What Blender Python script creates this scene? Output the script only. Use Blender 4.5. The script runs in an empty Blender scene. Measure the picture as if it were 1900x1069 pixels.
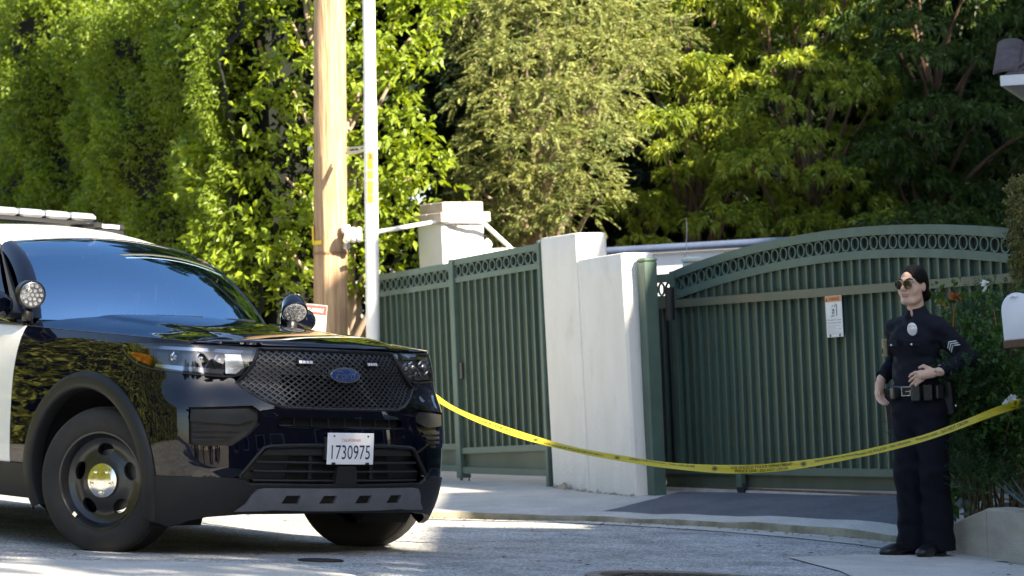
import bpy, bmesh, math, random
import numpy as np
from mathutils import Vector, Matrix
from mathutils.geometry import delaunay_2d_cdt
rad = math.radians
random.seed(7); RNG = np.random.default_rng(7)
SC = bpy.context.scene
COL = SC.collection

# ---------------------------------------------------------------- camera
FPX = 5000.0; PITCH = math.atan(100/5000.0); ROLL = rad(2.4); CAMH = 1.41
CF = Vector((0, math.cos(PITCH), math.sin(PITCH)))
U0 = Vector((0, -math.sin(PITCH), math.cos(PITCH))); R0 = Vector((1, 0, 0))
CR = math.cos(ROLL)*R0 - math.sin(ROLL)*U0
CU = math.sin(ROLL)*R0 + math.cos(ROLL)*U0
cam_d = bpy.data.cameras.new('camera')
cam = bpy.data.objects.new('camera', cam_d); COL.objects.link(cam)
cam.matrix_world = Matrix(((CR.x, CU.x, -CF.x, 0), (CR.y, CU.y, -CF.y, 0), (CR.z, CU.z, -CF.z, CAMH), (0, 0, 0, 1)))
cam_d.sensor_width = 36; cam_d.lens = FPX/1900*36
cam_d.clip_start = 0.1; cam_d.clip_end = 2000
cam_d.dof.use_dof = True; cam_d.dof.focus_distance = 14.9; cam_d.dof.aperture_fstop = 4.0
SC.camera = cam
# ---------------------------------------------------------------- sky, sun, exposure
SUN = Vector((0.70*math.cos(rad(30)), -0.714*math.cos(rad(30)), math.sin(rad(30)))).normalized()
W = bpy.data.worlds.new('World'); SC.world = W; W.use_nodes = True
nt = W.node_tree; nt.nodes.clear()
sky = nt.nodes.new('ShaderNodeTexSky'); sky.sky_type = 'NISHITA'; sky.sun_disc = False
sky.sun_elevation = rad(30); sky.sun_rotation = math.atan2(SUN.x, SUN.y); sky.air_density = 1.0; sky.dust_density = 1.0; sky.ozone_density = 1.2
bg = nt.nodes.new('ShaderNodeBackground'); bg.inputs[1].default_value = 0.09
wo = nt.nodes.new('ShaderNodeOutputWorld')
nt.links.new(sky.outputs[0], bg.inputs[0]); nt.links.new(bg.outputs[0], wo.inputs[0])
sl = bpy.data.lights.new('sun', 'SUN'); sl.energy = 5.0; sl.angle = rad(0.5); sl.color = (1.0, 0.89, 0.71)
so = bpy.data.objects.new('sun', sl); COL.objects.link(so)
so.rotation_euler = SUN.to_track_quat('Z', 'Y').to_euler(); so.location = (0, 0, 30)
SC.view_settings.view_transform = 'Standard'; SC.view_settings.look = 'None'
SC.view_settings.gamma = 1.0; SC.view_settings.exposure = 2.18
try: SC.view_settings.use_curve_mapping = False
except Exception: pass
SC.cycles.max_bounces = 8; SC.cycles.transparent_max_bounces = 12
SC.cycles.sample_clamp_indirect = 8.0

# ---------------------------------------------------------------- helpers
def at(px, py, Y):
    """the point of the place that lies Y metres ahead on the given line of sight"""
    d = CF + CR*((px-950)/FPX) - CU*((py-534.5)/FPX)
    return Vector((0, 0, CAMH)) + d*(Y/d.y)

class MB:
    """collects shapes for one mesh object"""
    def __init__(s): s.v = []; s.f = []; s.m = []
    def add(s, V, Fc, m=0, M=None):
        b = len(s.v)
        s.v += [tuple(M @ Vector(p)) if M is not None else tuple(p) for p in V]
        for q in Fc: s.f.append(tuple(b+i for i in q)); s.m.append(m)
        return s
    def box(s, x0, x1, y0, y1, z0, z1, m=0, M=None):
        V = [(x0,y0,z0),(x1,y0,z0),(x1,y1,z0),(x0,y1,z0),(x0,y0,z1),(x1,y0,z1),(x1,y1,z1),(x0,y1,z1)]
        return s.add(V, [(0,3,2,1),(4,5,6,7),(0,1,5,4),(1,2,6,5),(2,3,7,6),(3,0,4,7)], m, M)
    def bbox(s, x0, x1, y0, y1, z0, z1, b=0.004, m=0, M=None):
        """box with chamfered edges"""
        V = []; 
        for z, e in ((z0, b), (z0+b, 0), (z1-b, 0), (z1, b)):
            X0, X1, Y0, Y1 = x0+e, x1-e, y0+e, y1-e
            V += [(X0+b,Y0,z),(X1-b,Y0,z),(X1,Y0+b,z),(X1,Y1-b,z),(X1-b,Y1,z),(X0+b,Y1,z),(X0,Y1-b,z),(X0,Y0+b,z)]
        Fc = [tuple(range(7,-1,-1)), tuple(range(24,32))]
        for k in range(3):
            for i in range(8): Fc.append((k*8+i, k*8+(i+1)%8, k*8+8+(i+1)%8, k*8+8+i))
        return s.add(V, Fc, m, M)
    def tube(s, pts, r, n=8, m=0, cap=True, flat=None):
        pts = [Vector(p) for p in pts]; k = len(pts)
        rr = r if hasattr(r, '__len__') else [r]*k
        rings = []; prev = None
        for i, p in enumerate(pts):
            t = (pts[min(i+1,k-1)]-pts[max(i-1,0)]).normalized()
            if prev is None:
                a = Vector((0,0,1)) if abs(t.z) < .9 else Vector((1,0,0))
                e1 = t.cross(a).normalized()
            else: e1 = (prev - t*prev.dot(t)).normalized()
            prev = e1; e2 = t.cross(e1)
            rings.append([p + (e1*math.cos(2*math.pi*j/n) + e2*math.sin(2*math.pi*j/n))*rr[i] for j in range(n)])
        V = [q for R in rings for q in R]; Fc = []
        for i in range(k-1):
            for j in range(n): Fc.append((i*n+j, i*n+(j+1)%n, (i+1)*n+(j+1)%n, (i+1)*n+j))
        if cap: Fc += [tuple(range(n-1,-1,-1)), tuple((k-1)*n+j for j in range(n))]
        return s.add(V, Fc, m)
    def lathe(s, prof, n=32, m=0, M=None, closed=False):
        """prof: list of (r, h), turned about local z"""
        V = []; Fc = []; k = len(prof)
        for (r, h) in prof:
            for j in range(n): V.append((r*math.cos(2*math.pi*j/n), r*math.sin(2*math.pi*j/n), h))
        for i in range(k if closed else k-1):
            for j in range(n): Fc.append((i*n+j, i*n+(j+1)%n, ((i+1)%k)*n+(j+1)%n, ((i+1)%k)*n+j))
        return s.add(V, Fc, m, M)
    def prism(s, poly, h0, h1, m=0, M=None):
        n = len(poly); V = [(x,y,h0) for x,y in poly]+[(x,y,h1) for x,y in poly]
        Fc = [tuple(range(n-1,-1,-1)), tuple(range(n,2*n))]+[(i,(i+1)%n,n+(i+1)%n,n+i) for i in range(n)]
        return s.add(V, Fc, m, M)
    def build(s, name, mats, parent=None, smooth=None, loc=None):
        me = bpy.data.meshes.new(name); me.from_pydata(s.v, [], s.f); 
        return finish(name, me, mats, parent, smooth, loc, s.m)

def finish(name, me, mats, parent=None, smooth=None, loc=None, mi=None):
    if not isinstance(mats, (list, tuple)): mats = [mats]
    for m in mats: me.materials.append(m)
    if mi is not None and len(mats) > 1: me.polygons.foreach_set('material_index', np.array(mi, dtype=np.int32))
    if smooth is not None:
        me.polygons.foreach_set('use_smooth', np.ones(len(me.polygons), dtype=bool))
        if smooth < 179: me.set_sharp_from_angle(angle=rad(smooth))
    me.update()
    o = bpy.data.objects.new(name, me); COL.objects.link(o)
    if parent is not None: o.parent = parent
    if loc is not None: o.location = loc
    return o

def npmesh(name, V, Fc):
    """fast mesh from numpy arrays (all faces with the same number of corners)"""
    me = bpy.data.meshes.new(name); V = np.asarray(V, dtype=np.float32); Fc = np.asarray(Fc, dtype=np.int32)
    nf, k = Fc.shape
    me.vertices.add(len(V)); me.vertices.foreach_set('co', V.ravel())
    me.loops.add(nf*k); me.loops.foreach_set('vertex_index', Fc.ravel())
    me.polygons.add(nf); me.polygons.foreach_set('loop_start', np.arange(nf, dtype=np.int32)*k)
    me.update(calc_edges=True); me.validate()
    return me

def thing(name, label, cat, loc=(0,0,0), rot=(0,0,0), group=None):
    o = bpy.data.objects.new(name, None); COL.objects.link(o); o.empty_display_size = 0.2
    o.location = loc; o.rotation_euler = rot
    return tag(o, label, cat, group)
def tag(o, label=None, cat=None, group=None, kind=None):
    if label: o['label'] = label
    if cat: o['category'] = cat
    if group: o['group'] = group
    if kind: o['kind'] = kind
    return o
def dup(o, parent=None):
    c = o.copy(); COL.objects.link(c)
    if parent is not None: c.parent = parent
    for ch in list(o.children): dup(ch, c)
    return c

# ---------------------------------------------------------------- materials
MATS = {}
def mat(name, col=(.5,.5,.5), rough=.6, metal=0., var=0., scale=8., bump=0., bscale=None, col2=None, spec=None, coat=0., emit=None, detail=6., stretch=None, wear=None):
    if name in MATS: return MATS[name]
    m = bpy.data.materials.new(name); m.use_nodes = True; MATS[name] = m
    t = m.node_tree; b = t.nodes['Principled BSDF']
    b.inputs['Base Color'].default_value = (*col, 1); b.inputs['Roughness'].default_value = rough; b.inputs['Metallic'].default_value = metal
    if spec is not None: b.inputs['Specular IOR Level'].default_value = spec
    if coat: b.inputs['Coat Weight'].default_value = coat; b.inputs['Coat Roughness'].default_value = .02
    if emit: b.inputs['Emission Color'].default_value = (*emit[0], 1); b.inputs['Emission Strength'].default_value = emit[1]
    if var or bump or col2:
        tc = t.nodes.new('ShaderNodeTexCoord'); src = tc.outputs['Object']
        if stretch:
            mp = t.nodes.new('ShaderNodeMapping'); mp.inputs['Scale'].default_value = stretch
            t.links.new(src, mp.inputs[0]); src = mp.outputs[0]
        if var or col2:
            n = t.nodes.new('ShaderNodeTexNoise'); n.inputs['Scale'].default_value = scale; n.inputs['Detail'].default_value = detail
            n.inputs['Roughness'].default_value = .62
            r = t.nodes.new('ShaderNodeValToRGB'); r.color_ramp.elements[0].position = .34; r.color_ramp.elements[1].position = .66
            c2 = col2 or tuple(min(1, c*(1+var)) for c in col); c1 = col if col2 else tuple(c*(1-var) for c in col)
            r.color_ramp.elements[0].color = (*c1, 1); r.color_ramp.elements[1].color = (*c2, 1)
            t.links.new(src, n.inputs['Vector']); t.links.new(n.outputs['Fac'], r.inputs[0]); t.links.new(r.outputs[0], b.inputs['Base Color'])
        if bump:
            n2 = t.nodes.new('ShaderNodeTexNoise'); n2.inputs['Scale'].default_value = bscale or scale*6; n2.inputs['Detail'].default_value = 5
            bp = t.nodes.new('ShaderNodeBump'); bp.inputs['Strength'].default_value = bump; bp.inputs['Distance'].default_value = .01
            t.links.new(src, n2.inputs['Vector']); t.links.new(n2.outputs['Fac'], bp.inputs['Height']); t.links.new(bp.outputs[0], b.inputs['Normal'])
    return m

def leafmat(name, c1, c2, trans=.45, rough=.45, scale=6.):
    """leaf: diffuse + gloss + light passing through; colour varies leaf by leaf"""
    if name in MATS: return MATS[name]
    m = bpy.data.materials.new(name); m.use_nodes = True; MATS[name] = m
    t = m.node_tree; b = t.nodes['Principled BSDF']; out = t.nodes['Material Output']
    tc = t.nodes.new('ShaderNodeTexCoord'); n = t.nodes.new('ShaderNodeTexNoise'); n.inputs['Scale'].default_value = scale; n.inputs['Detail'].default_value = 8; n.inputs['Roughness'].default_value = .8
    r = t.nodes.new('ShaderNodeValToRGB'); r.color_ramp.elements[0].position = .36; r.color_ramp.elements[1].position = .64
    r.color_ramp.elements[0].color = (*c1, 1); r.color_ramp.elements[1].color = (*c2, 1)
    t.links.new(tc.outputs['Object'], n.inputs['Vector']); t.links.new(n.outputs['Fac'], r.inputs[0]); t.links.new(r.outputs[0], b.inputs['Base Color'])
    b.inputs['Roughness'].default_value = rough; b.inputs['Specular IOR Level'].default_value = .35
    tr = t.nodes.new('ShaderNodeBsdfTranslucent'); hs = t.nodes.new('ShaderNodeHueSaturation'); hs.inputs['Value'].default_value = 1.5; hs.inputs['Saturation'].default_value = 1.1; hs.inputs['Hue'].default_value = .485
    t.links.new(r.outputs[0], hs.inputs['Color']); t.links.new(hs.outputs[0], tr.inputs['Color'])
    mx = t.nodes.new('ShaderNodeMixShader'); mx.inputs[0].default_value = trans
    t.links.new(b.outputs[0], mx.inputs[1]); t.links.new(tr.outputs[0], mx.inputs[2]); t.links.new(mx.outputs[0], out.inputs['Surface'])
    return m

# ---------------------------------------------------------------- lie of the land
class TPS:
    """smooth height surface through surveyed points"""
    def __init__(s, pts):
        p = np.array(pts, float); s.p = p[:, :2]; n = len(p)
        K = s.k(np.linalg.norm(s.p[:, None]-s.p[None], axis=2)) + 1e-3*np.eye(n)
        Pm = np.hstack([np.ones((n,1)), s.p]); A = np.zeros((n+3, n+3)); A[:n,:n] = K; A[:n,n:] = Pm; A[n:,:n] = Pm.T
        s.w = np.linalg.solve(A, np.concatenate([p[:,2], np.zeros(3)]))
    def k(s, r): return np.where(r > 1e-9, r*r*np.log(np.maximum(r, 1e-9)), 0)
    def __call__(s, x, y):
        x = np.asarray(x, float); y = np.asarray(y, float); sh = x.shape
        q = np.stack([x.ravel(), y.ravel()], 1)
        r = np.linalg.norm(q[:, None]-s.p[None], axis=2)
        o = s.k(r) @ s.w[:len(s.p)] + s.w[len(s.p)] + q @ s.w[len(s.p)+1:]
        return o.reshape(sh)
def c3(p): return (p.x, p.y, p.z)
road_pts = [c3(at(1715,1030,15.72)), c3(at(800,962,18.9)), c3(at(1080,968,18.55)),
            c3(at(1400,984,17.7)), c3(at(1690,1010,16.6)), c3(at(0,1035,13.3)), c3(at(530,1038,13.6)), c3(at(1270,1068,13.5)), c3(at(1900,1052,15.0)),
            (-5.5,20,.62), (-4.5,13,.62), (-2,8,.5), (3,8,.1), (6,14,-.15), (6,18,-.2), (0,3,.35), (-9,18,.95), (9,10,-.35), (0,19.6,.12)]
# where the car stands: four wheel contacts
_f = Vector((math.sin(rad(43)), -math.cos(rad(43)), 0)); _l = Vector((-_f.y, _f.x, 0))
CARL = Vector((_l.x, _l.y, math.tan(-.065))).normalized(); CARF = Vector((_f.x, _f.y, math.tan(-.05))); CARF = (CARF - CARL*CARF.dot(CARL)).normalized(); CARU = CARF.cross(CARL)
CARO = at(205,1022,14.3) + CARL*.85
for (a, b_) in ((0,-.85),(0,.85),(-3.025,-.85),(-3.025,.85)): road_pts.append(c3(CARO + CARF*a + CARL*b_))
ROADZ = TPS(road_pts)
walk_pts = [c3(at(640,948,19.35)), c3(at(800,950,18.95)), c3(at(1080,957,18.6)), c3(at(1400,970,17.75)), c3(at(1690,997,16.65)),
            c3(at(872,893,22.2)), c3(at(1037,902,21.0)), c3(at(1215,924,19.5)), c3(at(1255,913,20.2)), c3(at(1680,921,18.0)), c3(at(1850,928,17.2)),
            (-1.6,23.8,.36), (-4,22,.6), (-4,27,.65), (2,26,.22), (5,24,.2), (6,17,-.05), (0,26,.28)]
WALKZ = TPS(walk_pts)
# ================================================================ SETTING
def on_surface(px, py, S, y0=10., y1=30.):
    a, b = y0, y1
    for _ in range(40):
        m = (a+b)/2; p = at(px, py, m)
        if p.z > float(S(p.x, p.y)): a = m
        else: b = m
    return at(px, py, (a+b)/2)
def ramp_nodes(m):
    return m.node_tree, m.node_tree.nodes['Principled BSDF']
def speckle(name, base, dark, light, sc=90., patch=None, rough=.85, bump=.35):
    """asphalt / concrete: aggregate speckle + broad stains"""
    m = bpy.data.materials.new(name); m.use_nodes = True; MATS[name] = m
    t, b = ramp_nodes(m); N = t.nodes.new; L = t.links.new
    tc = N('ShaderNodeTexCoord')
    v = N('ShaderNodeTexVoronoi'); v.inputs['Scale'].default_value = sc; v.inputs['Randomness'].default_value = 1
    sp = N('ShaderNodeSeparateColor'); r = N('ShaderNodeValToRGB')
    e = r.color_ramp.elements; e[0].position = .0; e[0].color = (*dark,1); e[1].position = 1.; e[1].color = (*light,1)
    k = r.color_ramp.elements.new(.26); k.color = (*[x*.9 for x in base],1); k = r.color_ramp.elements.new(.72); k.color = (*base,1)
    L(tc.outputs['Object'], v.inputs['Vector']); L(v.outputs['Color'], sp.inputs[0]); L(sp.outputs[0], r.inputs[0])
    n = N('ShaderNodeTexNoise'); n.inputs['Scale'].default_value = 1.9; n.inputs['Detail'].default_value = 10; n.inputs['Roughness'].default_value = .68
    r2 = N('ShaderNodeValToRGB'); r2.color_ramp.elements[0].position = .3; r2.color_ramp.elements[1].position = .62
    lo = patch or .72; r2.color_ramp.elements[0].color = (lo,lo,lo*.98,1); r2.color_ramp.elements[1].color = (1.08,1.07,1.05,1)
    mx = N('ShaderNodeMixRGB'); mx.blend_type = 'MULTIPLY'; mx.inputs[0].default_value = 1
    L(tc.outputs['Object'], n.inputs['Vector']); L(n.outputs['Fac'], r2.inputs[0]); L(r.outputs[0], mx.inputs[1]); L(r2.outputs[0], mx.inputs[2])
    L(mx.outputs[0], b.inputs['Base Color']); b.inputs['Roughness'].default_value = rough; b.inputs['Specular IOR Level'].default_value = .3
    bp = N('ShaderNodeBump'); bp.inputs['Strength'].default_value = bump; bp.inputs['Distance'].default_value = .006
    L(v.outputs['Distance'], bp.inputs['Height']); L(bp.outputs[0], b.inputs['Normal'])
    return m
M_asph = speckle('asphalt', (.42,.415,.40), (.06,.06,.065), (.72,.71,.68), 92., .5, bump=.6)
M_conc = speckle('concrete', (.50,.48,.44), (.37,.355,.33), (.58,.56,.51), 160., .78, bump=.15)
M_drive = speckle('driveway_asphalt', (.135,.14,.158), (.08,.08,.09), (.18,.18,.2), 200., .7, bump=.2)
M_soil = mat('soil', (.10,.075,.05), .95, var=.4, scale=3, bump=.5, bscale=30)

def sheet(name, poly, S, off, m, h=.12, thick=.0, kind='structure'):
    """ground sheet with the given plan outline, laid on height surface S"""
    V, Fc = cdt([(p[0], p[1]) for p in poly], [], h)
    z = S(V[:,0], V[:,1]) + off
    P3 = np.column_stack([V, z]); F3 = [tuple(f) for f in Fc]; mb = MB(); mb.add(P3.tolist(), F3)
    if thick:
        q = dens([(p[0], p[1]) for p in poly], h); n = len(q); qq = np.array(q); zz = S(qq[:,0], qq[:,1])+off
        Vv = [(*qq[i], zz[i]) for i in range(n)]+[(*qq[i], zz[i]-thick) for i in range(n)]
        mb.add(Vv, [(i, n+i, n+(i+1)%n, (i+1)%n) for i in range(n)])
    o = mb.build(name, m, smooth=40); o['kind'] = kind
    return o
def dens(poly, h):
    out = []; n = len(poly)
    for i in range(n):
        a = np.array(poly[i], float); b = np.array(poly[(i+1)%n], float); k = max(1, int(math.ceil(np.linalg.norm(b-a)/h)))
        for j in range(k): out.append(tuple(a+(b-a)*j/k))
    return out
def inside(poly, P):
    P = np.asarray(P, float); x, y = P[:,0], P[:,1]; r = np.zeros(len(P), bool); n = len(poly); j = n-1
    for i in range(n):
        xi, yi = poly[i]; xj, yj = poly[j]
        if yi != yj: r ^= ((yi > y) != (yj > y)) & (x < (xj-xi)*(y-yi)/(yj-yi)+xi)
        j = i
    return r
def cdt(outline, holes, h, loops=False):
    """triangulates a plan outline with holes, with inner points about h apart"""
    rings = [dens(outline, h)]+[dens(q, h) for q in holes]
    verts = []; edges = []
    for r in rings:
        b = len(verts); verts += r; edges += [(b+i, b+(i+1)%len(r)) for i in range(len(r))]
    A = np.array(rings[0]); x0, y0 = A.min(0); x1, y1 = A.max(0)
    gx = np.arange(x0+h*.5, x1, h); gy = np.arange(y0+h*.43, y1, h*.866)
    if len(gx) and len(gy):
        X, Y = np.meshgrid(gx, gy); X = X + (np.arange(len(gy))%2)[:,None]*h*.5
        P = np.column_stack([X.ravel(), Y.ravel()]); ok = inside(rings[0], P)
        for q in rings[1:]: ok &= ~inside(q, P)
        P = P[ok]
        if len(P):
            bd = np.array(verts); keep = np.ones(len(P), bool)
            for c in range(0, len(P), 2000):
                d = np.min(((P[c:c+2000,None]-bd[None])**2).sum(2), axis=1); keep[c:c+2000] = d > (h*.45)**2
            verts += [tuple(p) for p in P[keep]]
    ov, oe, of, _, _, _ = delaunay_2d_cdt([Vector(v) for v in verts], edges, [], 0, 1e-7)
    V = np.array([tuple(v) for v in ov]); Fc = np.array([f for f in of if len(f) == 3])
    c = V[Fc].mean(1); ok = inside(rings[0], c)
    for q in rings[1:]: ok &= ~inside(q, c)
    Fc = Fc[ok]
    a = V[Fc]; ar = (a[:,1,0]-a[:,0,0])*(a[:,2,1]-a[:,0,1])-(a[:,2,0]-a[:,0,0])*(a[:,1,1]-a[:,0,1])
    Fc[ar < 0] = Fc[ar < 0][:, ::-1]
    if loops: return V, Fc, rings
    return V, Fc

# far terrain, one sheet out to the horizon
KERB = [(-14,24.5),(-8,22.0),(-4.5,20.6),(-2.4,19.7),(-.63,18.9),(.41,18.55),(1.0,18.15),(1.52,17.7),(2.0,17.15),(2.38,16.6),(2.62,16.05),(2.95,15.45),(3.6,14.6),(5.5,12.5),(9,9.5)]
def kerb_y(x): return np.interp(x, [p[0] for p in KERB], [p[1] for p in KERB])
g1 = np.concatenate([np.linspace(-400,-30,12), np.linspace(-26,26,53), np.linspace(30,400,12)])
X, Y = np.meshgrid(g1, g1+12)
d = np.hypot(X, Y-15); w = np.clip((26-d)/14, 0, 1); w = w*w*(3-2*w)
zz = np.where(Y > kerb_y(X)+.3, WALKZ(X, Y), ROADZ(X, Y))
Z = w*np.clip(zz, -2, 3) + (1-w)*(-X*.05*np.exp(-d/60)) - .16
n = len(g1); I = np.arange(n*n).reshape(n, n)
Fq = np.stack([I[:-1,:-1], I[:-1,1:], I[1:,1:], I[1:,:-1]], -1).reshape(-1, 4)
o = finish('ground', npmesh('ground', np.column_stack([X.ravel(), Y.ravel(), Z.ravel()]), Fq), M_soil, smooth=180); o['kind'] = 'structure'
road_poly = [(-12,2),(-12,23.7)] + KERB[1:-2] + [(5.5,12.5),(8,10.4),(8,2)]
road_poly = [(x, y) for x, y in road_poly][::-1]
sheet('road', road_poly, ROADZ, 0, M_asph, .3)
# concrete gutter strip along the kerb
up = [(x, y) for x, y in KERB[1:12]]
def offset(line, d):
    out = []
    for i, p in enumerate(line):
        a = np.array(line[max(i-1,0)]); b = np.array(line[min(i+1,len(line)-1)]); t = (b-a)/np.linalg.norm(b-a)
        out.append((p[0]+t[1]*d, p[1]-t[0]*d))
    return out
sheet('gutter', offset(up, -.02)[::-1] + offset(up, .42 if False else .40), ROADZ, .005, M_conc, .12)
walk = [(x, y) for x, y in KERB[1:12]]
inner = [(2.9,16.9),(1.5,19.6),(1.05,19.9),(-1.3,24.3),(-4,27),(-8,26)]
# concrete kerb with a worn rounded edge, then the sidewalk apron behind it
kb = MB(); prof = [(0,-.1),(0,.0),(-.012,.02),(-.03,.0),(-.16,.0)]
kl = dens(walk, .2); kl = [p for p in kl if not (p[0] < -8)][:]
kl = []
for i in range(len(walk)-1):
    a, b = np.array(walk[i]), np.array(walk[i+1]); k = max(1, int(np.linalg.norm(b-a)/.2))
    kl += [tuple(a+(b-a)*j/k) for j in range(k)]
kl.append(walk[-1])
rows = []
jit = RNG.normal(0, .004, len(kl))
for (dd, dz) in [(.02,-.25),(.012,-.006),(.0,.008),(-.022,.014),(-.17,.016)]:
    ol = offset(kl, dd)
    rows.append([(p[0], p[1], (float(WALKZ(p[0], p[1])) if dz > -.1 else float(ROADZ(p[0], p[1])))+(dz if dz > -.1 else -.05)+jit[i]*.8) for i, p in enumerate(ol)])
k = len(kl); V = [p for r in rows for p in r]; Fc = [(r*k+i, r*k+i+1, (r+1)*k+i+1, (r+1)*k+i) for r in range(len(rows)-1) for i in range(k-1)]
M_kerb = mat('kerb_concrete', (.14,.125,.07), .9, col2=(.34,.31,.22), scale=5, bump=.4, bscale=60)
kb.add(V, Fc[:2*(k-1)]); kb.add(V, Fc[2*(k-1):], 1); o = kb.build('kerb', [M_kerb, M_conc], smooth=50); o['kind'] = 'structure'
sw_poly = [p for p in offset(walk, -.165)] + [(3.1,16.6),(3.3,17.6),(3.0,18.6),(1.55,20.9),(-1.2,25.2),(-4,28),(-8,27)]
sheet('sidewalk', sw_poly[::-1], WALKZ, .004, M_conc, .25, thick=.1)
# asphalt driveway between the kerb lip and the sliding gate
dr = [on_surface(*q, WALKZ) for q in ((1085,958),(1150,944),(1218,927),(1262,915),(1480,917),(1680,922),(1800,930),(1760,968),(1700,990),(1560,977),(1400,968),(1240,961))]
sheet('driveway', [(p.x, p.y) for p in dr], WALKZ, .009, M_drive, .12)
# paler concrete slabs that reach into the road on the near side and by the planter
for q in (((-40,1047),(60,1041),(300,1044),(470,1049),(590,1057),(660,1070),(660,1120),(-40,1120)),
          ((1462,1036),(1600,1031),(1700,1034),(1790,1037),(1905,1052),(1920,1100),(1640,1100),(1560,1062))):
    pp = [on_surface(*a, ROADZ, 9., 20.) for a in q]
    poly = [(p.x, p.y) for p in pp]; A = sum(poly[i][0]*poly[(i+1)%len(poly)][1]-poly[(i+1)%len(poly)][0]*poly[i][1] for i in range(len(poly)))
    sheet('concrete_slab', poly if A > 0 else poly[::-1], ROADZ, .007, M_conc, .2)

M_iron = mat('cast_iron', (.055,.045,.04), .55, metal=.6, var=.35, scale=20, bump=.3, bscale=60)
def tilt_at(x, y):
    e = .05; gx = float(ROADZ(x+e,y)-ROADZ(x-e,y))/(2*e); gy = float(ROADZ(x,y+e)-ROADZ(x,y-e))/(2*e)
    return Vector((0,0,1)).rotation_difference(Vector((-gx,-gy,1)).normalized()).to_euler()
p = on_surface(1272, 1078, ROADZ); mh = thing('manhole_cover', 'round cast iron manhole cover with ringed pattern set in the road', 'manhole', (p.x,p.y,float(ROADZ(p.x,p.y))), tilt_at(p.x,p.y))
b = MB(); b.lathe([(.49,-.02),(.49,.014),(.475,.018),(.42,.018),(.415,.008),(.41,-.02)], 48); b.build('frame_ring', mat('iron_rim', (.22,.19,.15), .7, metal=.3, var=.3, scale=15), mh, 40)
b = MB(); b.lathe([(.40,-.02),(.40,.012),(.36,.012),(.355,.007),(.30,.007),(.295,.012),(.26,.012),(.255,.007),(.16,.007),(.155,.012),(.12,.012),(.115,.007),(0.001,.007)], 48)
for i in range(24):
    a = i*math.pi/12; M = Matrix.Rotation(a, 4, 'Z')
    b.box(.305,.35,-.012,.012,.006,.0125, M=M); b.box(.17,.25,-.012,.012,.006,.0125, M=M)
b.build('lid', M_iron, mh, 40)
p = on_surface(595, 1041, ROADZ); vc = thing('valve_cover', 'small dark round valve cover set in the road', 'valve cover', (p.x,p.y,float(ROADZ(p.x,p.y))), tilt_at(p.x,p.y))
b = MB(); b.lathe([(.115,-.02),(.115,.008),(.10,.008)], 32); b.build('rim', M_iron, vc, 40)
b = MB(); b.lathe([(.098,-.02),(.098,.006),(.07,.004),(.06,.007),(.001,.007)], 32); b.build('lid', M_iron, vc, 40)

# ================================================================ GATES AND WALLS
M_green = mat('green_gate_paint', (.078,.122,.094), .45, var=.12, scale=5, bump=.06, bscale=40, spec=.4)
M_green2 = mat('green_sheet_paint', (.068,.09,.06), .5, var=.18, scale=3, stretch=(1,1,.4), spec=.35)
M_greenworn = mat('green_rail_worn', (.085,.112,.075), .5, col2=(.13,.12,.075), scale=7, stretch=(.4,1,2))
M_stucco = mat('cream_stucco', (.74,.70,.62), .95, col2=(.80,.765,.69), scale=3.2, stretch=(1.6,1.6,.45), bump=.8, bscale=75, detail=10)
def grime(m, col, amount, sc=(2.5,2.5,.5), lo=.56, hi=.74):
    """rain streaks and smudges over an existing colour"""
    t = m.node_tree; b = t.nodes['Principled BSDF']; src = b.inputs['Base Color'].links[0].from_socket; N = t.nodes.new
    tc = N('ShaderNodeTexCoord'); mp = N('ShaderNodeMapping'); mp.inputs['Scale'].default_value = sc; n = N('ShaderNodeTexNoise'); n.inputs['Scale'].default_value = 3.1; n.inputs['Detail'].default_value = 12; n.inputs['Roughness'].default_value = .7
    r = N('ShaderNodeMapRange'); r.inputs[1].default_value = lo; r.inputs[2].default_value = hi; r.inputs[4].default_value = amount; mx = N('ShaderNodeMixRGB'); mx.inputs[2].default_value = (*col,1)
    t.links.new(tc.outputs['Object'], mp.inputs[0]); t.links.new(mp.outputs[0], n.inputs['Vector']); t.links.new(n.outputs['Fac'], r.inputs[0]); t.links.new(r.outputs[0], mx.inputs[0]); t.links.new(src, mx.inputs[1]); t.links.new(mx.outputs[0], b.inputs['Base Color'])
grime(M_stucco, (.42,.38,.31), .32, (1.6,1.6,.6)); grime(M_green, (.15,.13,.08), .35, (6,6,.8), .58, .8); grime(M_green2, (.09,.07,.04), .5, (9,9,.5), .55, .8)
RINGBAND = .098
_ringcache = {}
def ring_obj(parent, x, y, z, rx, rz, shear=0.):
    key = (round(rx,4), round(rz,4))
    if key not in _ringcache:
        b = MB(); n = 20; V = []; Fc = []
        for j in range(n):
            a = 2*math.pi*j/n
            for (k, yy) in ((1.,-.008),(1.,.008),(.76,.008),(.76,-.008)):
                kz = k if k == 1. else (1-.24*rx/rz)
                V.append((math.cos(a)*rx*k, yy, math.sin(a)*rz*kz))
        for j in range(n):
            for k in range(4): Fc.append((j*4+k, ((j+1)%n)*4+k, ((j+1)%n)*4+(k+1)%4, j*4+(k+1)%4))
        b.add(V, Fc); me = bpy.data.meshes.new('ring'); me.from_pydata(b.v, [], b.f); me.materials.append(M_green)
        for pl in me.polygons: pl.use_smooth = True
        me.set_sharp_from_angle(angle=rad(40)); _ringcache[key] = me
    o = bpy.data.objects.new('ring', _ringcache[key]); COL.objects.link(o); o.parent = parent; o.location = (x, y, z)
    return o
def picket(parent, x, z0, z1, y0=-.026, y1=0., w=.017, m=None):
    b = MB(); b.box(-w/2, w/2, y0, y1, 0, z1-z0)
    return b.build('slat', m or M_green, parent, loc=(x, 0, z0))
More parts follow.
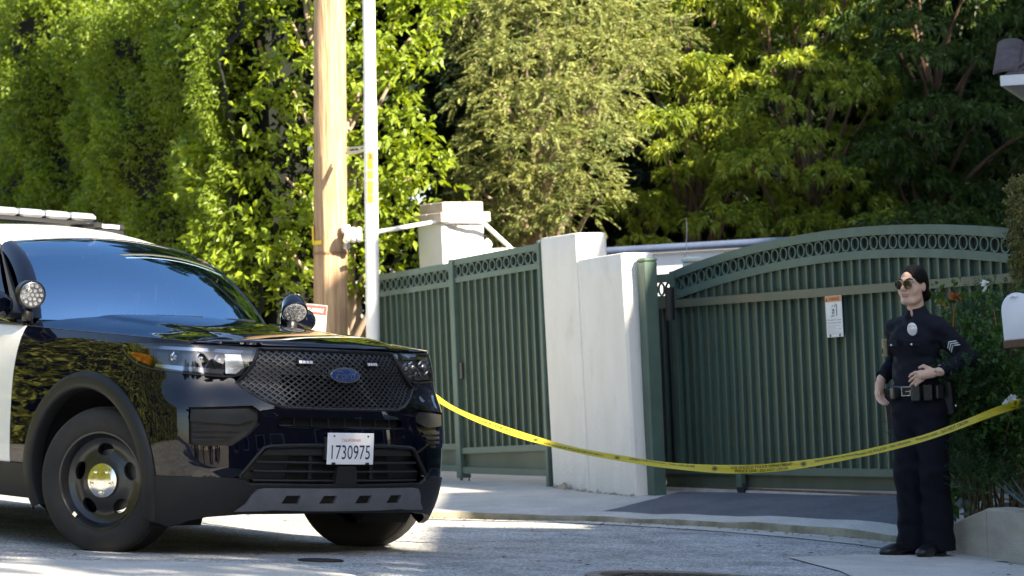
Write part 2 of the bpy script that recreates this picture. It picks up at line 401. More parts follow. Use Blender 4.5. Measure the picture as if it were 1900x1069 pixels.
def strip(parent, name, f0, f1, s0, s1, y0, y1, m, n=1, ch=0.):
    """rail whose lower / upper edges follow f0(s), f1(s); local x = s, front at y0"""
    ss = [s0+(s1-s0)*i/n for i in range(n+1)]; V = []
    for s in ss: V += [(s,y0,f0(s)),(s,y0,f1(s)),(s,y1,f1(s)),(s,y1,f0(s))]
    Fc = [(0,1,2,3), tuple(n*4+k for k in (3,2,1,0))]
    for i in range(n):
        for k in range(4): Fc.append((i*4+k, (i+1)*4+k, (i+1)*4+(k+1)%4, i*4+(k+1)%4))
    b = MB(); b.add(V, [f[::-1] for f in Fc]); return b.build(name, m, parent, smooth=30)

# ---- sliding driveway gate: local x runs along the gate, local -y faces the street
gA = at(1240,905,20.4); gB = at(1850,905,20.4*3350/3960)
gdir = math.atan2(gB.y-gA.y, gB.x-gA.x)
GL = 4.62
gate = thing('sliding_gate', 'wide arched green metal driveway gate with ring frieze and dense vertical slats', 'gate', (gA.x, gA.y, 0), (0,0,gdir))
ark = lambda s: 1.885 + .205*(1-((s-2.42)/2.22)**2)
line = lambda z: (lambda s: z + .010*s)
X0, X1 = .2, GL
strip(gate, 'top_rail', lambda s: ark(s)-.062, ark, X0, X1, -.04, .02, M_green, 28)
strip(gate, 'arch_rail', lambda s: ark(s)-.062-RINGBAND-.058, lambda s: ark(s)-.062-RINGBAND, X0+.05, X1, -.036, .02, M_green, 28)
strip(gate, 'middle_rail', line(1.612), line(1.672), 0.02, X1, -.055, -.0265, M_greenworn, 8)
strip(gate, 'bottom_rail', line(.372), line(.425), 0.0, X1, -.05, .02, M_green, 1)
strip(gate, 'kick_plate', line(.275), line(.3725), 0.0, X1, -.012, .0, M_green2, 1)
strip(gate, 'backing_sheet', line(.40), lambda s: ark(s)-.19, X0+.02, X1-.02, .001, .004, M_green2, 28)
M_frz = mat('frieze_backing', (.022,.028,.018), .7)
strip(gate, 'frieze_sheet', lambda s: ark(s)-.19, lambda s: ark(s)-.03, X0+.02, X1-.02, .006, .009, M_frz, 28)
b = MB(); b.bbox(X0-.01, X0+.055, -.045, .025, .37, ark(X0)+.004, .004); b.build('stile', M_green, gate)
b = MB(); b.bbox(X1-.06, X1, -.045, .025, .37, ark(X1)+.004, .004); b.build('stile', M_green, gate)
pit = .1005; s = X0+.055+pit*.75; nS = 0
while s < X1-.07:
    w = .002*math.sin(nS*1.7); gx = s + w
    picket(gate, gx, .42+.01*s, ark(s)-.062-RINGBAND-.05, y0=-.026+.003*math.sin(nS*2.3))
    ring_obj(gate, s-pit/2, -.018, ark(s-pit/2)-.062-RINGBAND/2, .0435, RINGBAND/2+.001)
    bb = MB(); bb.box(-.005,.005,-.012,.0,0,RINGBAND+.01); bb.build('frieze_bar', M_green, gate, loc=(s,0,ark(s)-.062-RINGBAND-.005))
    s += pit; nS += 1
b = MB(); b.box(X0+.06, X1-.06, .012, .015, 1.70, 1.71)  # small inner stiffener
b.build('stiffener', M_green2, gate)
# short fixed panel between post and gate
strip(gate, 'side_rail', lambda s: ark(X0)-.075, lambda s: ark(X0)-.012, -.42, X0-.012, -.03, .015, M_green, 1)
strip(gate, 'side_rail', lambda s: ark(X0)-.24, lambda s: ark(X0)-.175, -.42, X0-.012, -.03, .015, M_green, 1)
for s in (-.235,-.14,-.045,.05,.145): ring_obj(gate, s, -.018, ark(X0)-.125, .040, RINGBAND/2+.001)
picket(gate, .06, .42, 1.65); picket(gate, .15, .42, 1.65)
strip(gate, 'side_sheet', line(.40), lambda s: 1.65, -.42, X0-.012, .001, .004, mat('dark_gap', (.02,.026,.03), .6), 1)
# roller on the lower rail
rw = MB(); M = Matrix.Translation((1.02,-.062,.285)) @ Matrix.Rotation(math.pi/2,4,'X')
rw.lathe([(.001,-.016),(.03,-.016),(.045,-.014),(.048,0),(.045,.014),(.03,.016),(.001,.016)], 24, M=M); rw.build('roller_wheel', mat('black_rubber',(.02,.02,.022),.6), gate, 40)
rw = MB(); rw.bbox(.985,1.05,-.088,-.045,.29,.44,.004); rw.build('roller_bracket', M_green, gate)
# ground track
tr = MB(); tr.box(-.1, GL+.2, -.06, .06, .262-.06, .268); M_track = mat('track_concrete', (.5,.47,.42), .9, var=.2, scale=6, bump=.2)
tr.build('track_plinth', M_track, gate)
tr = MB(); tr.box(-.1, GL+.2, -.012, .012, .268, .282); tr.build('track_rail', mat('rusty_rail', (.16,.09,.05), .8, var=.4, scale=20), gate)

# ---- wall line of the pedestrian gate
lA = at(1015,905,21.0); lB = at(715,905,23.68)
ldir = math.atan2(lA.y-lB.y, lA.x-lB.x)
pg = thing('pedestrian_gate', 'green slatted metal side gate of two panels with ring frieze', 'gate', (lB.x, lB.y, 0), (0,0,ldir))
LT = math.hypot(lA.x-lB.x, lA.y-lB.y)   # about 3.0 m
def panel(x0, x1, zt, zb, rake):
    z = lambda base: (lambda s: base + rake*(s-x0))
    strip(pg, 'top_rail', z(zt-.052), z(zt), x0, x1, -.032, .02, M_green, 1)
    strip(pg, 'frieze_rail', z(zt-.052-RINGBAND-.045), z(zt-.052-RINGBAND), x0, x1, -.03, .02, M_green, 1)
    strip(pg, 'lower_rail', z(zb), z(zb+.05), x0, x1, -.03, .02, M_green, 1)
    strip(pg, 'backing_sheet', z(zb+.03), z(zt-.17), x0, x1, .002, .005, M_green2, 1)
    strip(pg, 'frieze_sheet', z(zt-.17), z(zt-.02), x0, x1, .006, .009, M_frz, 1)
    strip(pg, 'kick_sheet', lambda s: .39+.005*(s-x0), z(zb+.01), x0, x1, .002, .005, M_green2, 1)
    strip(pg, 'bottom_rail', lambda s: .345+.008*(s-x0), lambda s: .398+.008*(s-x0), x0, x1, -.03, .02, M_green, 1)
    n = 12; pt = (x1-x0)/n
    for i in range(n):
        s = x0+pt*(i+.5); dz = rake*(s-x0)
        ring_obj(pg, s, -.016, zt-.052-RINGBAND/2+dz, .052, RINGBAND/2+.001)
        if i:
            picket(pg, x0+pt*i, zb+.03+rake*pt*i, zt-.052-RINGBAND-.03+rake*pt*i)
            bb = MB(); bb.box(-.004,.004,-.006,.0,0,RINGBAND+.01); bb.build('frieze_bar', M_green, pg, loc=(x0+pt*i,0,zt-.052-RINGBAND-.005+rake*pt*i))
panel(.09, 1.52, 2.045, .50, .028)
panel(1.605, LT+.07, 2.112, .505, .036)
for (x0, x1, zt, z0) in ((-.02,.09,2.05,.1),(1.52,1.605,2.112,.305),(LT+.07,LT+.115,2.19,.2)):
    b = MB(); b.bbox(x0,x1,-.045,.05,z0,zt,.005); b.build('post', M_green, pg)
b = MB(); b.bbox(1.655,1.705,-.045,-.026,1.12,1.26,.006); b.build('lock', mat('black_metal',(.02,.02,.022),.4,metal=.5), pg)
b = MB(); b.tube([(1.56,-.02,.31),(1.56,-.02,.2)],.012,8); b.tube([(1.72,-.03,.35),(1.725,-.03,.22)],.006,8); b.build('drop_bolt', mat('rusty_bolt',(.13,.08,.05),.8,metal=.3), pg)
# ---- stucco pillar wall between the gates
pw = thing('stucco_wall', 'cream stucco wall pier with stepped top standing between the two green gates', 'wall', (lA.x, lA.y, 0), (0,0,ldir))
b = MB()
def stucco(x0,x1,y0,y1,z0,z1t0,z1t1,lean=0.):
    n = 10; V=[]; Fc=[]
    k=.018
    pl=[(x0+k,y0),(x1-k,y0),(x1,y0+k),(x1,y1-k),(x1-k,y1),(x0+k,y1),(x0,y1-k),(x0,y0+k)]
    def top(x): return z1t0+(z1t1-z1t0)*(x-x0)/(x1-x0)
    cx,cy=(x0+x1)/2,(y0+y1)/2
    def ring(f,ins): return [(cx+(px-cx)*(1-ins/(x1-x0)*2)+lean*(1-f),cy+(py-cy)*(1-ins/(y1-y0)*2), (z0+(top(px)-z0)*f)-(0)) for px,py in pl]
    rows=[ring(0,0)]+[ring(i/n,0) for i in range(1,n)]+[[(p[0],p[1],p[2]-.016) for p in ring(1,0)],[(p[0],p[1],p[2]-.004) for p in ring(1,.008)],ring(1,.02)]
    V=[p for r in rows for p in r]
    for i in range(len(rows)-1):
        for j in range(8): Fc.append((i*8+j,i*8+(j+1)%8,(i+1)*8+(j+1)%8,(i+1)*8+j))
    Fc.append(tuple((len(rows)-1)*8+j for j in range(8)))
    b.add(V,Fc)
stucco(.105,.70,-.03,.235,.0,2.205,2.215,.05)
stucco(.69,1.385,-.032,.24,.0,2.01,2.03,.05)
b.build('wall', M_stucco, pw, 35)
# crumbled mortar along the foot of the wall
b = MB()
for i in range(60):
    x = random.uniform(.2,1.45); r = random.uniform(.01,.032)*(1.6 if .2 < x < .5 else 1); c = Vector((x, -.05-random.random()*.03, float(WALKZ(lA.x+x*math.cos(ldir), lA.y+x*math.sin(ldir)))+r*.2))
    V = [c+Vector((random.gauss(0,1),random.gauss(0,1),random.gauss(0,.7))).normalized()*r for _ in range(6)]
    b.add(V, [(0,1,2),(0,2,3),(0,3,4),(0,4,1),(5,2,1),(5,3,2),(5,4,3),(5,1,4)])
o = b.build('mortar_rubble', mat('rubble', (.42,.36,.27), .95, var=.35, scale=30), pw); o['kind'] = 'stuff'
# ---- green steel post at the wall end
gp = thing('gate_post', 'square green steel post at the end of the stucco wall beside driveway gate', 'post', (lA.x, lA.y, 0), (0,0,ldir))
b = MB(); b.bbox(1.41,1.515,.075,.185,.1,1.955,.006); b.build('shaft', M_green, gp)
b = MB(); b.bbox(1.405,1.52,.07,.19,1.956,1.985,.01); b.build('cap', M_green, gp)
b = MB(); b.tube([(1.60,.23,1.52),(1.60,.23,1.76)],.035,14); b.build('guide_roller', mat('black_metal'), gp, 40)
# ---- pale post with antenna behind the gate
q = at(1284,505,21.2); ap = thing('antenna_post', 'short cream capped post behind driveway gate carrying thin antenna', 'post', (q.x,q.y,.1), (0,0,gdir))
M_cream = mat('cream_paint', (.62,.62,.52), .6, var=.08, scale=6)
b = MB(); b.bbox(-.055,.055,-.055,.055,0,1.87,.006); b.build('shaft', M_cream, ap)
b = MB(); b.bbox(-.065,.065,-.065,.065,1.87,1.92,.015); b.build('cap', M_cream, ap)
b = MB(); b.tube([(-.03,-.02,1.92),(-.032,-.02,2.04),(-.015,-.02,2.12),(-.02,-.02,2.23)],[.006,.004,.0035,.003],6); b.build('antenna', mat('antenna_grey',(.45,.43,.40),.5), ap)

# ---- warning sign wired to the gate
def textverts(s, size=1., bold=0.):
    cu = bpy.data.curves.new('t','FONT'); cu.body = s; cu.size = size; cu.align_x = 'CENTER'; cu.align_y = 'CENTER'; cu.resolution_u = 3; cu.offset = bold
    ob = bpy.data.objects.new('t', cu); COL.objects.link(ob); bpy.context.view_layer.update()
    me = bpy.data.meshes.new_from_object(ob.evaluated_get(bpy.context.evaluated_depsgraph_get()))
    V = [tuple(v.co) for v in me.vertices]; Fc = [tuple(p.vertices) for p in me.polygons]
    bpy.data.objects.remove(ob); bpy.data.curves.remove(cu); bpy.data.meshes.remove(me)
    return V, Fc
def put_text(mb, s, w, h, cx, cz, y, m=0, M=None):
    """text fitted to w x h, on a face looking to local -y"""
    V, Fc = textverts(s)
    if not V: return
    A = np.array(V); lo, hi = A.min(0), A.max(0); sx = w/(hi[0]-lo[0]); sz = h/(hi[1]-lo[1]); c = (lo+hi)/2
    mb.add([((v[0]-c[0])*sx+cx, y, (v[1]-c[1])*sz+cz) for v in V], Fc, m, M)
M_ink = mat('black_ink', (.02,.02,.022), .5); M_signw = mat('sign_white', (.72,.71,.68), .5, var=.05, scale=10); M_orange = mat('sign_orange', (.62,.25,.08), .5, var=.12, scale=12)
sg = thing('warning_sign', 'white warning sign with orange header and crush pictogram hung on driveway gate', 'sign', (0,0,0)); sg.parent = None
sg.location = gate.matrix_basis @ Vector((2.18,-.06,1.35)); sg.rotation_euler = (0, rad(-1.0), gdir)
b = MB(); b.bbox(-.09,.09,-.004,0,0,.285,.0015); b.build('plate', M_signw, sg)
b = MB(); b.box(-.088,.088,-.0055,-.004,.243,.283); b.build('header', M_orange, sg)
b = MB(); put_text(b,'WARNING',.115,.022,.012,.262,-.0062); b.add([(-.082,-.0062,.25),(-.06,-.0062,.25),(-.071,-.0062,.272)],[(0,1,2)])
put_text(b,'Moving Gate Can Cause',.155,.014,0,.118,-.0047); put_text(b,'Serious Injury or Death',.15,.014,0,.098,-.0047)
for i,(w,x) in enumerate(((.14,0),(.075,-.03),(.15,.0),(.06,-.04),(.13,-.01),(.15,0))): put_text(b,('KEEP CLEAR! Gate may move','at any time.','Do not allow children to operate','gate or play','in gate area. This entrance is','for vehicles only.')[i],w,.0065,x,.078-i*.011,-.0047)
b.box(.028,.036,-.0048,-.0045,.145,.225)
for (x0,z0,x1,z1,t) in ((-.02,.165,.0,.19,.006),(-.02,.19,.005,.19,.006),(-.02,.165,.005,.165,.006),(.003,.165,.003,.195,.007),(-.018,.205,-.008,.222,.005),(.005,.205,.022,.225,.006),(-.03,.14,-.008,.155,.006),(-.005,.14,.01,.155,.005),(.018,.215,.02,.236,.004)):
    dx, dz = x1-x0, z1-z0; l = math.hypot(dx,dz); nx, nz = -dz/l*t/2, dx/l*t/2
    b.add([(x0+nx,-.0046,z0+nz),(x1+nx,-.0046,z1+nz),(x1-nx,-.0046,z1-nz),(x0-nx,-.0046,z0-nz)],[(0,1,2,3)])
b.build('lettering', M_ink, sg)
b = MB()
for x, z in ((-.05,.012),(.055,.012)): b.bbox(x-.006,x+.006,-.009,-.003,z-.008,z+.008,.002)
b.build('cable_tie', M_ink, sg)

# ================================================================ POLES
M_wood = mat('pole_wood', (.24,.14,.07), .9, col2=(.47,.325,.195), scale=13, stretch=(3.4,3.4,.16), bump=.8, bscale=26, detail=9)
def straight(name, p0, p1, r0, r1, m, parent, n=24, k=8, smooth=50):
    b = MB(); p0, p1 = Vector(p0), Vector(p1)
    b.tube([p0+(p1-p0)*i/k for i in range(k+1)], [r0+(r1-r0)*i/k for i in range(k+1)], n); return b.build(name, m, parent, smooth)
wb = at(614,700,24.0); wt = at(611.5,-60,24.0); ax = (wt-wb).normalized(); wb = wb - ax*((wb.z-.3)/ax.z)
up_ = thing('utility_pole', 'thick round wooden utility pole with number tag and white insulator fitting', 'pole', wb)
top = ax*((9-wb.z)/ax.z)
straight('shaft', (0,0,0), top, .158, .125, M_wood, up_, 28, 14)
L = lambda px, py, Y: at(px, py, Y) - wb
M_white = mat('white_enamel', (.80,.80,.78), .4); M_yel = mat('yellow_tag', (.72,.50,.03), .5)
b = MB(); c = L(655,436,23.75)
for i in range(3): b.lathe([(.02,-.075+.05*i),(.062,-.065+.05*i),(.07,-.045+.05*i),(.062,-.025+.05*i),(.02,-.02+.05*i)], 16, M=Matrix.Translation(c) @ Matrix.Rotation(rad(90),4,'Y'))
b.build('insulator', M_white, up_, 50)
b = MB(); b.lathe([(.001,-.04),(.035,-.035),(.045,0),(.035,.035),(.001,.04)],14, M=Matrix.Translation(L(642,425,23.84))); b.build('insulator', M_white, up_, 50)
b = MB(); b.lathe([(.001,-.03),(.028,-.025),(.034,0),(.028,.025),(.001,.03)],14, M=Matrix.Translation(L(643,457,23.85))); b.build('knob', mat('galvanised', (.5,.5,.5), .4, metal=.8), up_, 50)
b = MB(); q = L(588,451,24.0); b.lathe([(.1565,-.018),(.1585,-.018),(.1585,.018),(.1565,.018)], 28, M=Matrix.Translation(Vector((0,0,q.z))+ax*0+Vector((ax.x/ax.z*q.z,0,0))))
V = [v for v in b.v]; keep = []
cx = ax.x/ax.z*q.z
b.f = [f for f in b.f if max(b.v[i][0] for i in f) < cx-.05 and sum(b.v[i][1] for i in f) < 0]; b.m = [0]*len(b.f)
b.build('yellow_band', M_yel, up_)
b = MB(); q = L(581,435,23.95); b.box(-.008,.008,-.03,.03,-.09,.07, M=Matrix.Translation(q)); b.build('yellow_strip', M_yel, up_)
b = MB()
for py in (470,):
    q = L(620,py,24); b.lathe([(.1535,-.01),(.1575,-.01),(.1575,.01),(.1535,.01)], 32, M=Matrix.Translation(Vector((ax.x/ax.z*q.z,ax.y/ax.z*q.z,q.z))))
b.build('steel_band', mat('rust_steel', (.28,.16,.09), .7, metal=.4), up_, 50)
b = MB(); b.lathe([(.001,-.02),(.02,-.018),(.022,0),(.02,.018),(.001,.02)],10,M=Matrix.Translation(L(575,276,23.95))); b.tube([L(575,276,23.95),L(590,276,24)],.008,6); b.build('bolt', mat('galvanised'), up_, 50)
# white steel conduit pole with bracket and stacked number tags
cb = at(692,620,23.3); ct = at(683.5,-60,23.3); ax2 = (ct-cb).normalized(); cb = cb - ax2*((cb.z-.3)/ax2.z)
cp = thing('conduit_pole', 'slim white painted steel pole with stacked yellow number tags beside the wooden pole', 'pole', cb)
M_wht = mat('white_pole_paint', (.78,.76,.73), .5, var=.06, scale=4, bump=.05)
zj = (at(688,186,23.3)-cb)
j = ax2*(zj.z/ax2.z); topc = ax2*((9-cb.z)/ax2.z)
straight('lower_shaft', (0,0,0), j, .060, .058, M_wht, cp, 20, 6); straight('upper_shaft', j-ax2*.01, topc, .054, .05, M_wht, cp, 20, 6)
L2 = lambda px, py, Y: at(px, py, Y) - cb
b = MB(); b.tube([L2(643,284,23.7), L2(664,282,23.5), L2(686,274,23.32)],.016,8); b.tube([L2(643,276,23.7), L2(690,270,23.25), L2(704,276,23.25)],.009,8); b.build('bracket', mat('galvanised'), cp, 50)
tx = MB(); tp = MB()
for ch, py, hh in (('1',291,.075),('0',307,.075),('3',325,.075),('-',341,.05),('0',354,.07),('8',370,.07)):
    q = L2(688.5,py,23.3); M = Matrix.Translation(Vector((q.x, q.y, q.z)))
    for k in range(1):
        pts = []
        for a in np.linspace(-28,28,7): pts.append((math.sin(rad(a))*.0615, -math.cos(rad(a))*.0615))
        V = [(x,y,z) for z in (-hh/2,hh/2) for x,y in pts]; tp.add(V, [(i,i+1,8+i,7+i) for i in range(6)], 0, M)
    tg_ = tp.build('number_tag', M_yel, cp, 60); tp = MB(); put_text(tx, ch, .028 if ch != '-' else .02, hh*.72 if ch != '-' else .008, 0, 0, -.0635, 0, M); tx.build('digit', mat('tag_brown', (.16,.09,.02), .6), tg_); tx = MB()
# tow away sign on a low post by the pole
q = at(543,588,22.5); ts = thing('parking_sign', 'small white and red tow-away sign behind the car hood near the pole', 'sign', (q.x,q.y,.35), (0,rad(7),rad(24)))
M_red = mat('sign_red', (.36,.022,.012), .5, var=.15, scale=14)
z0 = q.z-.35
b = MB(); b.bbox(-.135,.135,-.004,.0,z0-.20,z0+.11,.002); b.build('plate', mat('sign_aluminium_white', (.46,.44,.43), .5), ts)
b = MB(); b.box(-.13,.13,-.006,-.0045,z0+.025,z0+.105); b.box(-.13,-.04,-.006,-.0045,z0-.13,z0-.03); b.build('red_field', M_red, ts)
b = MB(); put_text(b,'TOW-AWAY',.21,.035,0,z0+.063,-.0066); b.build('lettering_white', M_signw, ts); b = MB(); put_text(b,'NO',.06,.05,-.088,z0-.077,-.0066); b.build('lettering_white', M_signw, ts)
b = MB(); put_text(b,'TEMPORARY',.20,.022,0,z0+.008,-.0048); put_text(b,'PARKING',.14,.035,.045,z0-.06,-.0048); put_text(b,'7AM TO 7PM',.14,.02,.045,z0-.1,-.0048); b.build('lettering_red', M_red, ts)
b = MB(); b.box(-.02,.02,.001,.02,-.2,z0+.08); b.build('post', mat('galvanised'), ts)

# ================================================================ BEHIND THE GATES
q = at(842,505,24.6); sp = thing('stone_pier', 'white painted masonry pier with stepped beige stone cap behind side gate', 'pier', (q.x,q.y,.2), (0,0,ldir+rad(4)))
M_wmas = mat('white_masonry', (.74,.73,.70), .85, var=.05, scale=4, bump=.15); M_cap = mat('cap_stone', (.42,.36,.31), .9, var=.15, scale=8, bump=.25)
zc = at(842,415,24.6).z-.2; zt = at(842,377,24.6).z-.2; zm = at(842,396,24.6).z-.2
b = MB(); b.bbox(-.25,.20,-.22,.22,0,zc,.01); b.build('shaft', M_wmas, sp)
for (r, z0_, z1_, k) in ((.262,zc,zm-.002,3),(.215,zm,zt,2)):
    for i in range(k):
        for jx, (a0,a1) in enumerate(((-r,0-.002),(0+.002,r))):
            y0 = -r+2*r*i/k; b = MB(); b.bbox(a0,a1,y0+.002,y0+2*r/k-.002,z0_,z1_,.006); b.build('cap_block', M_cap, sp)
M_pipe = mat('white_pipe', (.72,.72,.70), .4)
hp = [at(702,430,23.5), at(760,420,24.0), at(800,413,24.35), at(845,411,24.3), at(888,411,24.35), at(897,414,24.4), at(945,458,24.7), at(952,466,24.75)]
hr = thing('white_pipe_rail', 'white pipe rail running from slim pole past the stone pier', 'rail', hp[0]); b = MB()
b.tube([p-hp[0] for p in hp], .020, 10); b.build('pipe', M_pipe, hr, 50)
q = at(905,470,24.9); fi = thing('finial', 'small white ball finial on a ledge behind side gate', 'finial', (q.x,q.y,.2))
zf = q.z-.2; b = MB(); b.lathe([(.03,0),(.03,zf-.02),(.045,zf),(.03,zf+.01),(.025,zf+.04),(.045,zf+.07),(.04,zf+.1),(.015,zf+.13),(.001,zf+.14)],16); b.build('ball', M_pipe, fi, 50)
b = MB(); zl = at(915,462,25.0).z-.2; b.bbox(-.06,.42,.0,.12,0,zl,.01); b.build('ledge', M_wmas, fi)
# low white outbuilding wall with blue grey gutter
fA = at(1125,460,25.5); fB = at(1500,460,24.6); fd = math.atan2(fB.y-fA.y, fB.x-fA.x); fl = math.hypot(fB.x-fA.x, fB.y-fA.y)+.9
ob = thing('white_outbuilding', 'low white panelled outbuilding with blue grey gutter behind driveway gate', 'shed', (fA.x,fA.y,.15), (0,0,fd))
zt = fA.z-.15; M_panel = mat('white_panel', (.74,.75,.78), .6, var=.05, scale=5, stretch=(1,1,.3)); M_gut = mat('gutter_blue', (.10,.13,.21), .45, metal=.2, var=.15, scale=6)
x = 0
while x < fl:
    b = MB(); b.bbox(x+.003, min(x+.40,fl)-.003, 0,.03,0,zt-.08,.003); b.build('wall_panel', M_panel, ob); x += .40
b = MB(); b.tube([(-.05,-.05,zt-.035),(fl,-.05,zt-.035)],.038,12); b.build('gutter', M_gut, ob, 50)
for x in (1.42,2.3): b = MB(); b.bbox(x,x+.045,-.07,.0,zt-.19,zt-.03,.004); b.build('gutter_bracket', M_gut, ob)
b = MB(); b.box(0,fl,.032,3,zt-.12,zt-.07); b.build('roof', mat('roof_grey',(.2,.2,.2),.8), ob)
b = MB(); b.box(0,.03,.032,3,0,zt-.13); b.box(fl-.03,fl,.032,3,0,zt-.13); b.box(0,fl,2.97,3.0,0,zt-.13); b.build('side_wall', M_panel, ob)

# house whose eave corner shows at the right edge
q = at(1856,152,19.6); hz = q.z
gh = thing('gate_house', 'house with dark tiled roof and white eave fascia beside driveway gate', 'house', (q.x,q.y,.1), (0,0,rad(-17)))
M_tile = mat('dark_roof_tile', (.075,.055,.05), .8, var=.3, scale=10); M_fas = mat('white_fascia', (.72,.72,.70), .6, var=.05, scale=5); M_hw = mat('house_wall', (.52,.48,.42), .9, var=.06, scale=2, bump=.2)
ez = hz-.1; Lx, Ly = 6.5, 6.5
b = MB(); b.box(.55,Lx-.5,.55,Ly-.5,0,ez+.02); b.build('wall', M_hw, gh)
b = MB(); b.box(0,Lx,0,.03,ez-.03,ez+.045); b.box(0,.03,.031,Ly,ez-.03,ez+.045); b.box(Lx-.03,Lx,.031,Ly,ez-.03,ez+.045); b.box(.031,Lx-.031,Ly-.03,Ly,ez-.03,ez+.045); b.build('fascia', M_fas, gh)
b = MB(); b.box(.031,Lx-.031,.031,Ly-.031,ez+.0,ez+.03); b.build('soffit', M_fas, gh)
rf = MB(); rz = ez+2.1; V = [(.02,.02,ez+.047),(Lx+.06,.02,ez+.047),(Lx+.06,Ly+.06,ez+.047),(.02,Ly+.06,ez+.047),(Lx/2-.4,Ly/2,rz),(Lx/2+.4,Ly/2,rz)]
rf.add(V, [(0,1,5,4),(1,2,5),(2,3,4,5),(3,0,4),(0,3,2,1)]); ro = rf.build('roof', M_tile, gh)
tm = None
for (a, c_, dn) in (((-.06,-.06),(Lx+.06,-.06),(0,1)),((-.06,Ly+.06),(-.06,-.06),(1,0))):
    a = np.array(a); c_ = np.array(c_); l = np.linalg.norm(c_-a); t = (c_-a)/l
    for row in range(4):
        for i in range(int(l/.19)):
            s = .19*i+.095
            if s < row*.32 or s > l-row*.32: continue
            base = a+t*s+np.array(dn)*(row*.34+.12); z = ez+.06+row*.34*(rz-ez)/(Ly/2+.06)
            if tm is None:
                bb = MB(); V = []
                for yy, zz_ in ((0,.0),(.40,.26)):
                    for k in range(7): an = math.pi*k/6; V.append((-math.cos(an)*.095, yy, zz_+math.sin(an)*.034+.006))
                    for k in range(7): an = math.pi*k/6; V.append((-math.cos(an)*.083, yy, zz_+math.sin(an)*.022-.002))
                Fq = [(i_,i_+1,i_+15,i_+14) for i_ in range(6)]+[(i_+7,i_+21,i_+22,i_+8) for i_ in range(6)]+[(i_,i_+7,i_+8,i_+1) for i_ in range(6)]
                tm = bpy.data.meshes.new('roof_tile'); tm.from_pydata(V,[],[f[::-1] for f in Fq]); tm.materials.append(M_tile)
            o = bpy.data.objects.new('roof_tile', tm); COL.objects.link(o); o.parent = ro
            o.location = (base[0],base[1],z); o.rotation_euler = (0,0,0 if dn == (0,1) else -math.pi/2)
# out-of-frame house: gable read from its shadow; other blocks shaped to cast shade
nh = thing('gabled_house', 'tall gabled house out of view, its wing and tower shaped for shadows', 'house', (9,8,-.6))
M_nw = mat('neighbour_wall', (.12,.085,.06), .9, var=.06, scale=1.5, bump=.2)
b = MB(); b.prism([(2.7,0),(7.7,0),(7.7,7.75),(5.2,11.17),(2.7,7.75)], 0, -6.5, M=Matrix(((0,0,-1,0),(1,0,0,0),(0,1,0,0),(0,0,0,1)))); b.build('main_wall', M_nw, nh)
b = MB(); b.box(0,6.5,1.2,2.72,0,8.8); b.build('tower_shade_block', M_nw, nh)
b = MB(); b.box(0,6.5,-.4,1.21,0,7.85); b.build('notch_shade_block', M_nw, nh)
b = MB(); b.box(0,6.5,-7.5,-.39,0,8.75); b.build('wing_shade_block', M_nw, nh)
b = MB(); b.box(.05,1.2,4.75,5.55,9.5,11.42); b.build('ridge_shade_block', M_nw, nh)
for yy in (-6.0,-4.0,-2.0,-.4,3.2,4.9,6.4):
    for z_ in (1.2,4.2):
        w_ = MB(); w_.bbox(-.03,.03,yy,yy+1.0,z_,z_+1.4,.01); wf = w_.build('window', M_fas, nh)
        w_ = MB(); w_.box(-.035,-.031,yy+.08,yy+.92,z_+.08,z_+1.32); w_.build('pane', mat('dark_pane',(.02,.03,.04),.05), wf)
for sgn in (1,-1):
    r_ = MB(); y0 = 5.2; V = [(-.05,y0,11.27),(6.8,y0,11.27),(6.8,y0+sgn*2.6,7.71),(-.05,y0+sgn*2.6,7.71)]; V += [(x,y,z-.1) for x,y,z in V]
    r_.add(V,[(0,1,2,3),(7,6,5,4),(0,4,5,1),(1,5,6,2),(2,6,7,3),(3,7,4,0)]); r_.build('roof', M_tile, nh)

th = thing('stepped_shade_house', 'brown flat roofed house added out of view to shade the fern pines', 'house', (10.2,18.5,-.4))  # unseen house added to shade the trees behind the gate
b = MB(); b.box(0,5,0,2.0,0,10.15); b.build('tall_block', M_nw, th)
b = MB(); b.box(0,5,-1.3,-.001,0,10.75); b.build('end_shade_block', M_nw, th)
b = MB(); b.box(0,5,2.001,8.5,0,9.0); b.build('low_block', M_nw, th)
for yy in (.5,2.6,4.2,6.0):
    for z_ in (1.5,4.5,7.2):
        w_ = MB(); w_.bbox(-.03,.03,yy,yy+.9,z_,z_+1.2,.01); wf = w_.build('window', M_fas, th); w_ = MB(); w_.box(-.035,-.031,yy+.08,yy+.82,z_+.08,z_+1.12); w_.build('pane', mat('dark_pane'), wf)
b = MB(); b.box(-.15,5.15,.0,2.0,10.15,10.25); b.build('parapet', M_tile, th); b = MB(); b.box(-.15,5.15,2.001,8.65,9.0,9.1); b.build('parapet', M_tile, th)
# ================================================================ VEGETATION
def unit(a): return a/np.maximum(np.linalg.norm(a, axis=-1, keepdims=True), 1e-9)
def rdir(n): return unit(RNG.normal(size=(n,3)))
def leaves(P, D, L, Wd, droop=.15, fold=.25):
    """kite-shaped leaves with a folded midrib: base P, direction D"""
    n = len(P); D = unit(D); a = unit(np.cross(D, rdir(n))); nr = np.cross(a, D)
    L = np.broadcast_to(np.asarray(L, float), (n,))[:,None]; Wd = np.broadcast_to(np.asarray(Wd, float), (n,))[:,None]
    V = np.empty((n,4,3)); V[:,0] = P; m = P + D*L*.48
    V[:,1] = m + a*Wd*.5 + nr*Wd*fold; V[:,3] = m - a*Wd*.5 + nr*Wd*fold
    V[:,2] = P + D*L; V[:,2,2] -= (droop*L)[:,0]
    I = np.arange(n)[:,None]*4
    Fc = np.concatenate([I+np.array([[0,1,2]]), I+np.array([[0,2,3]])])
    return V.reshape(-1,3), Fc
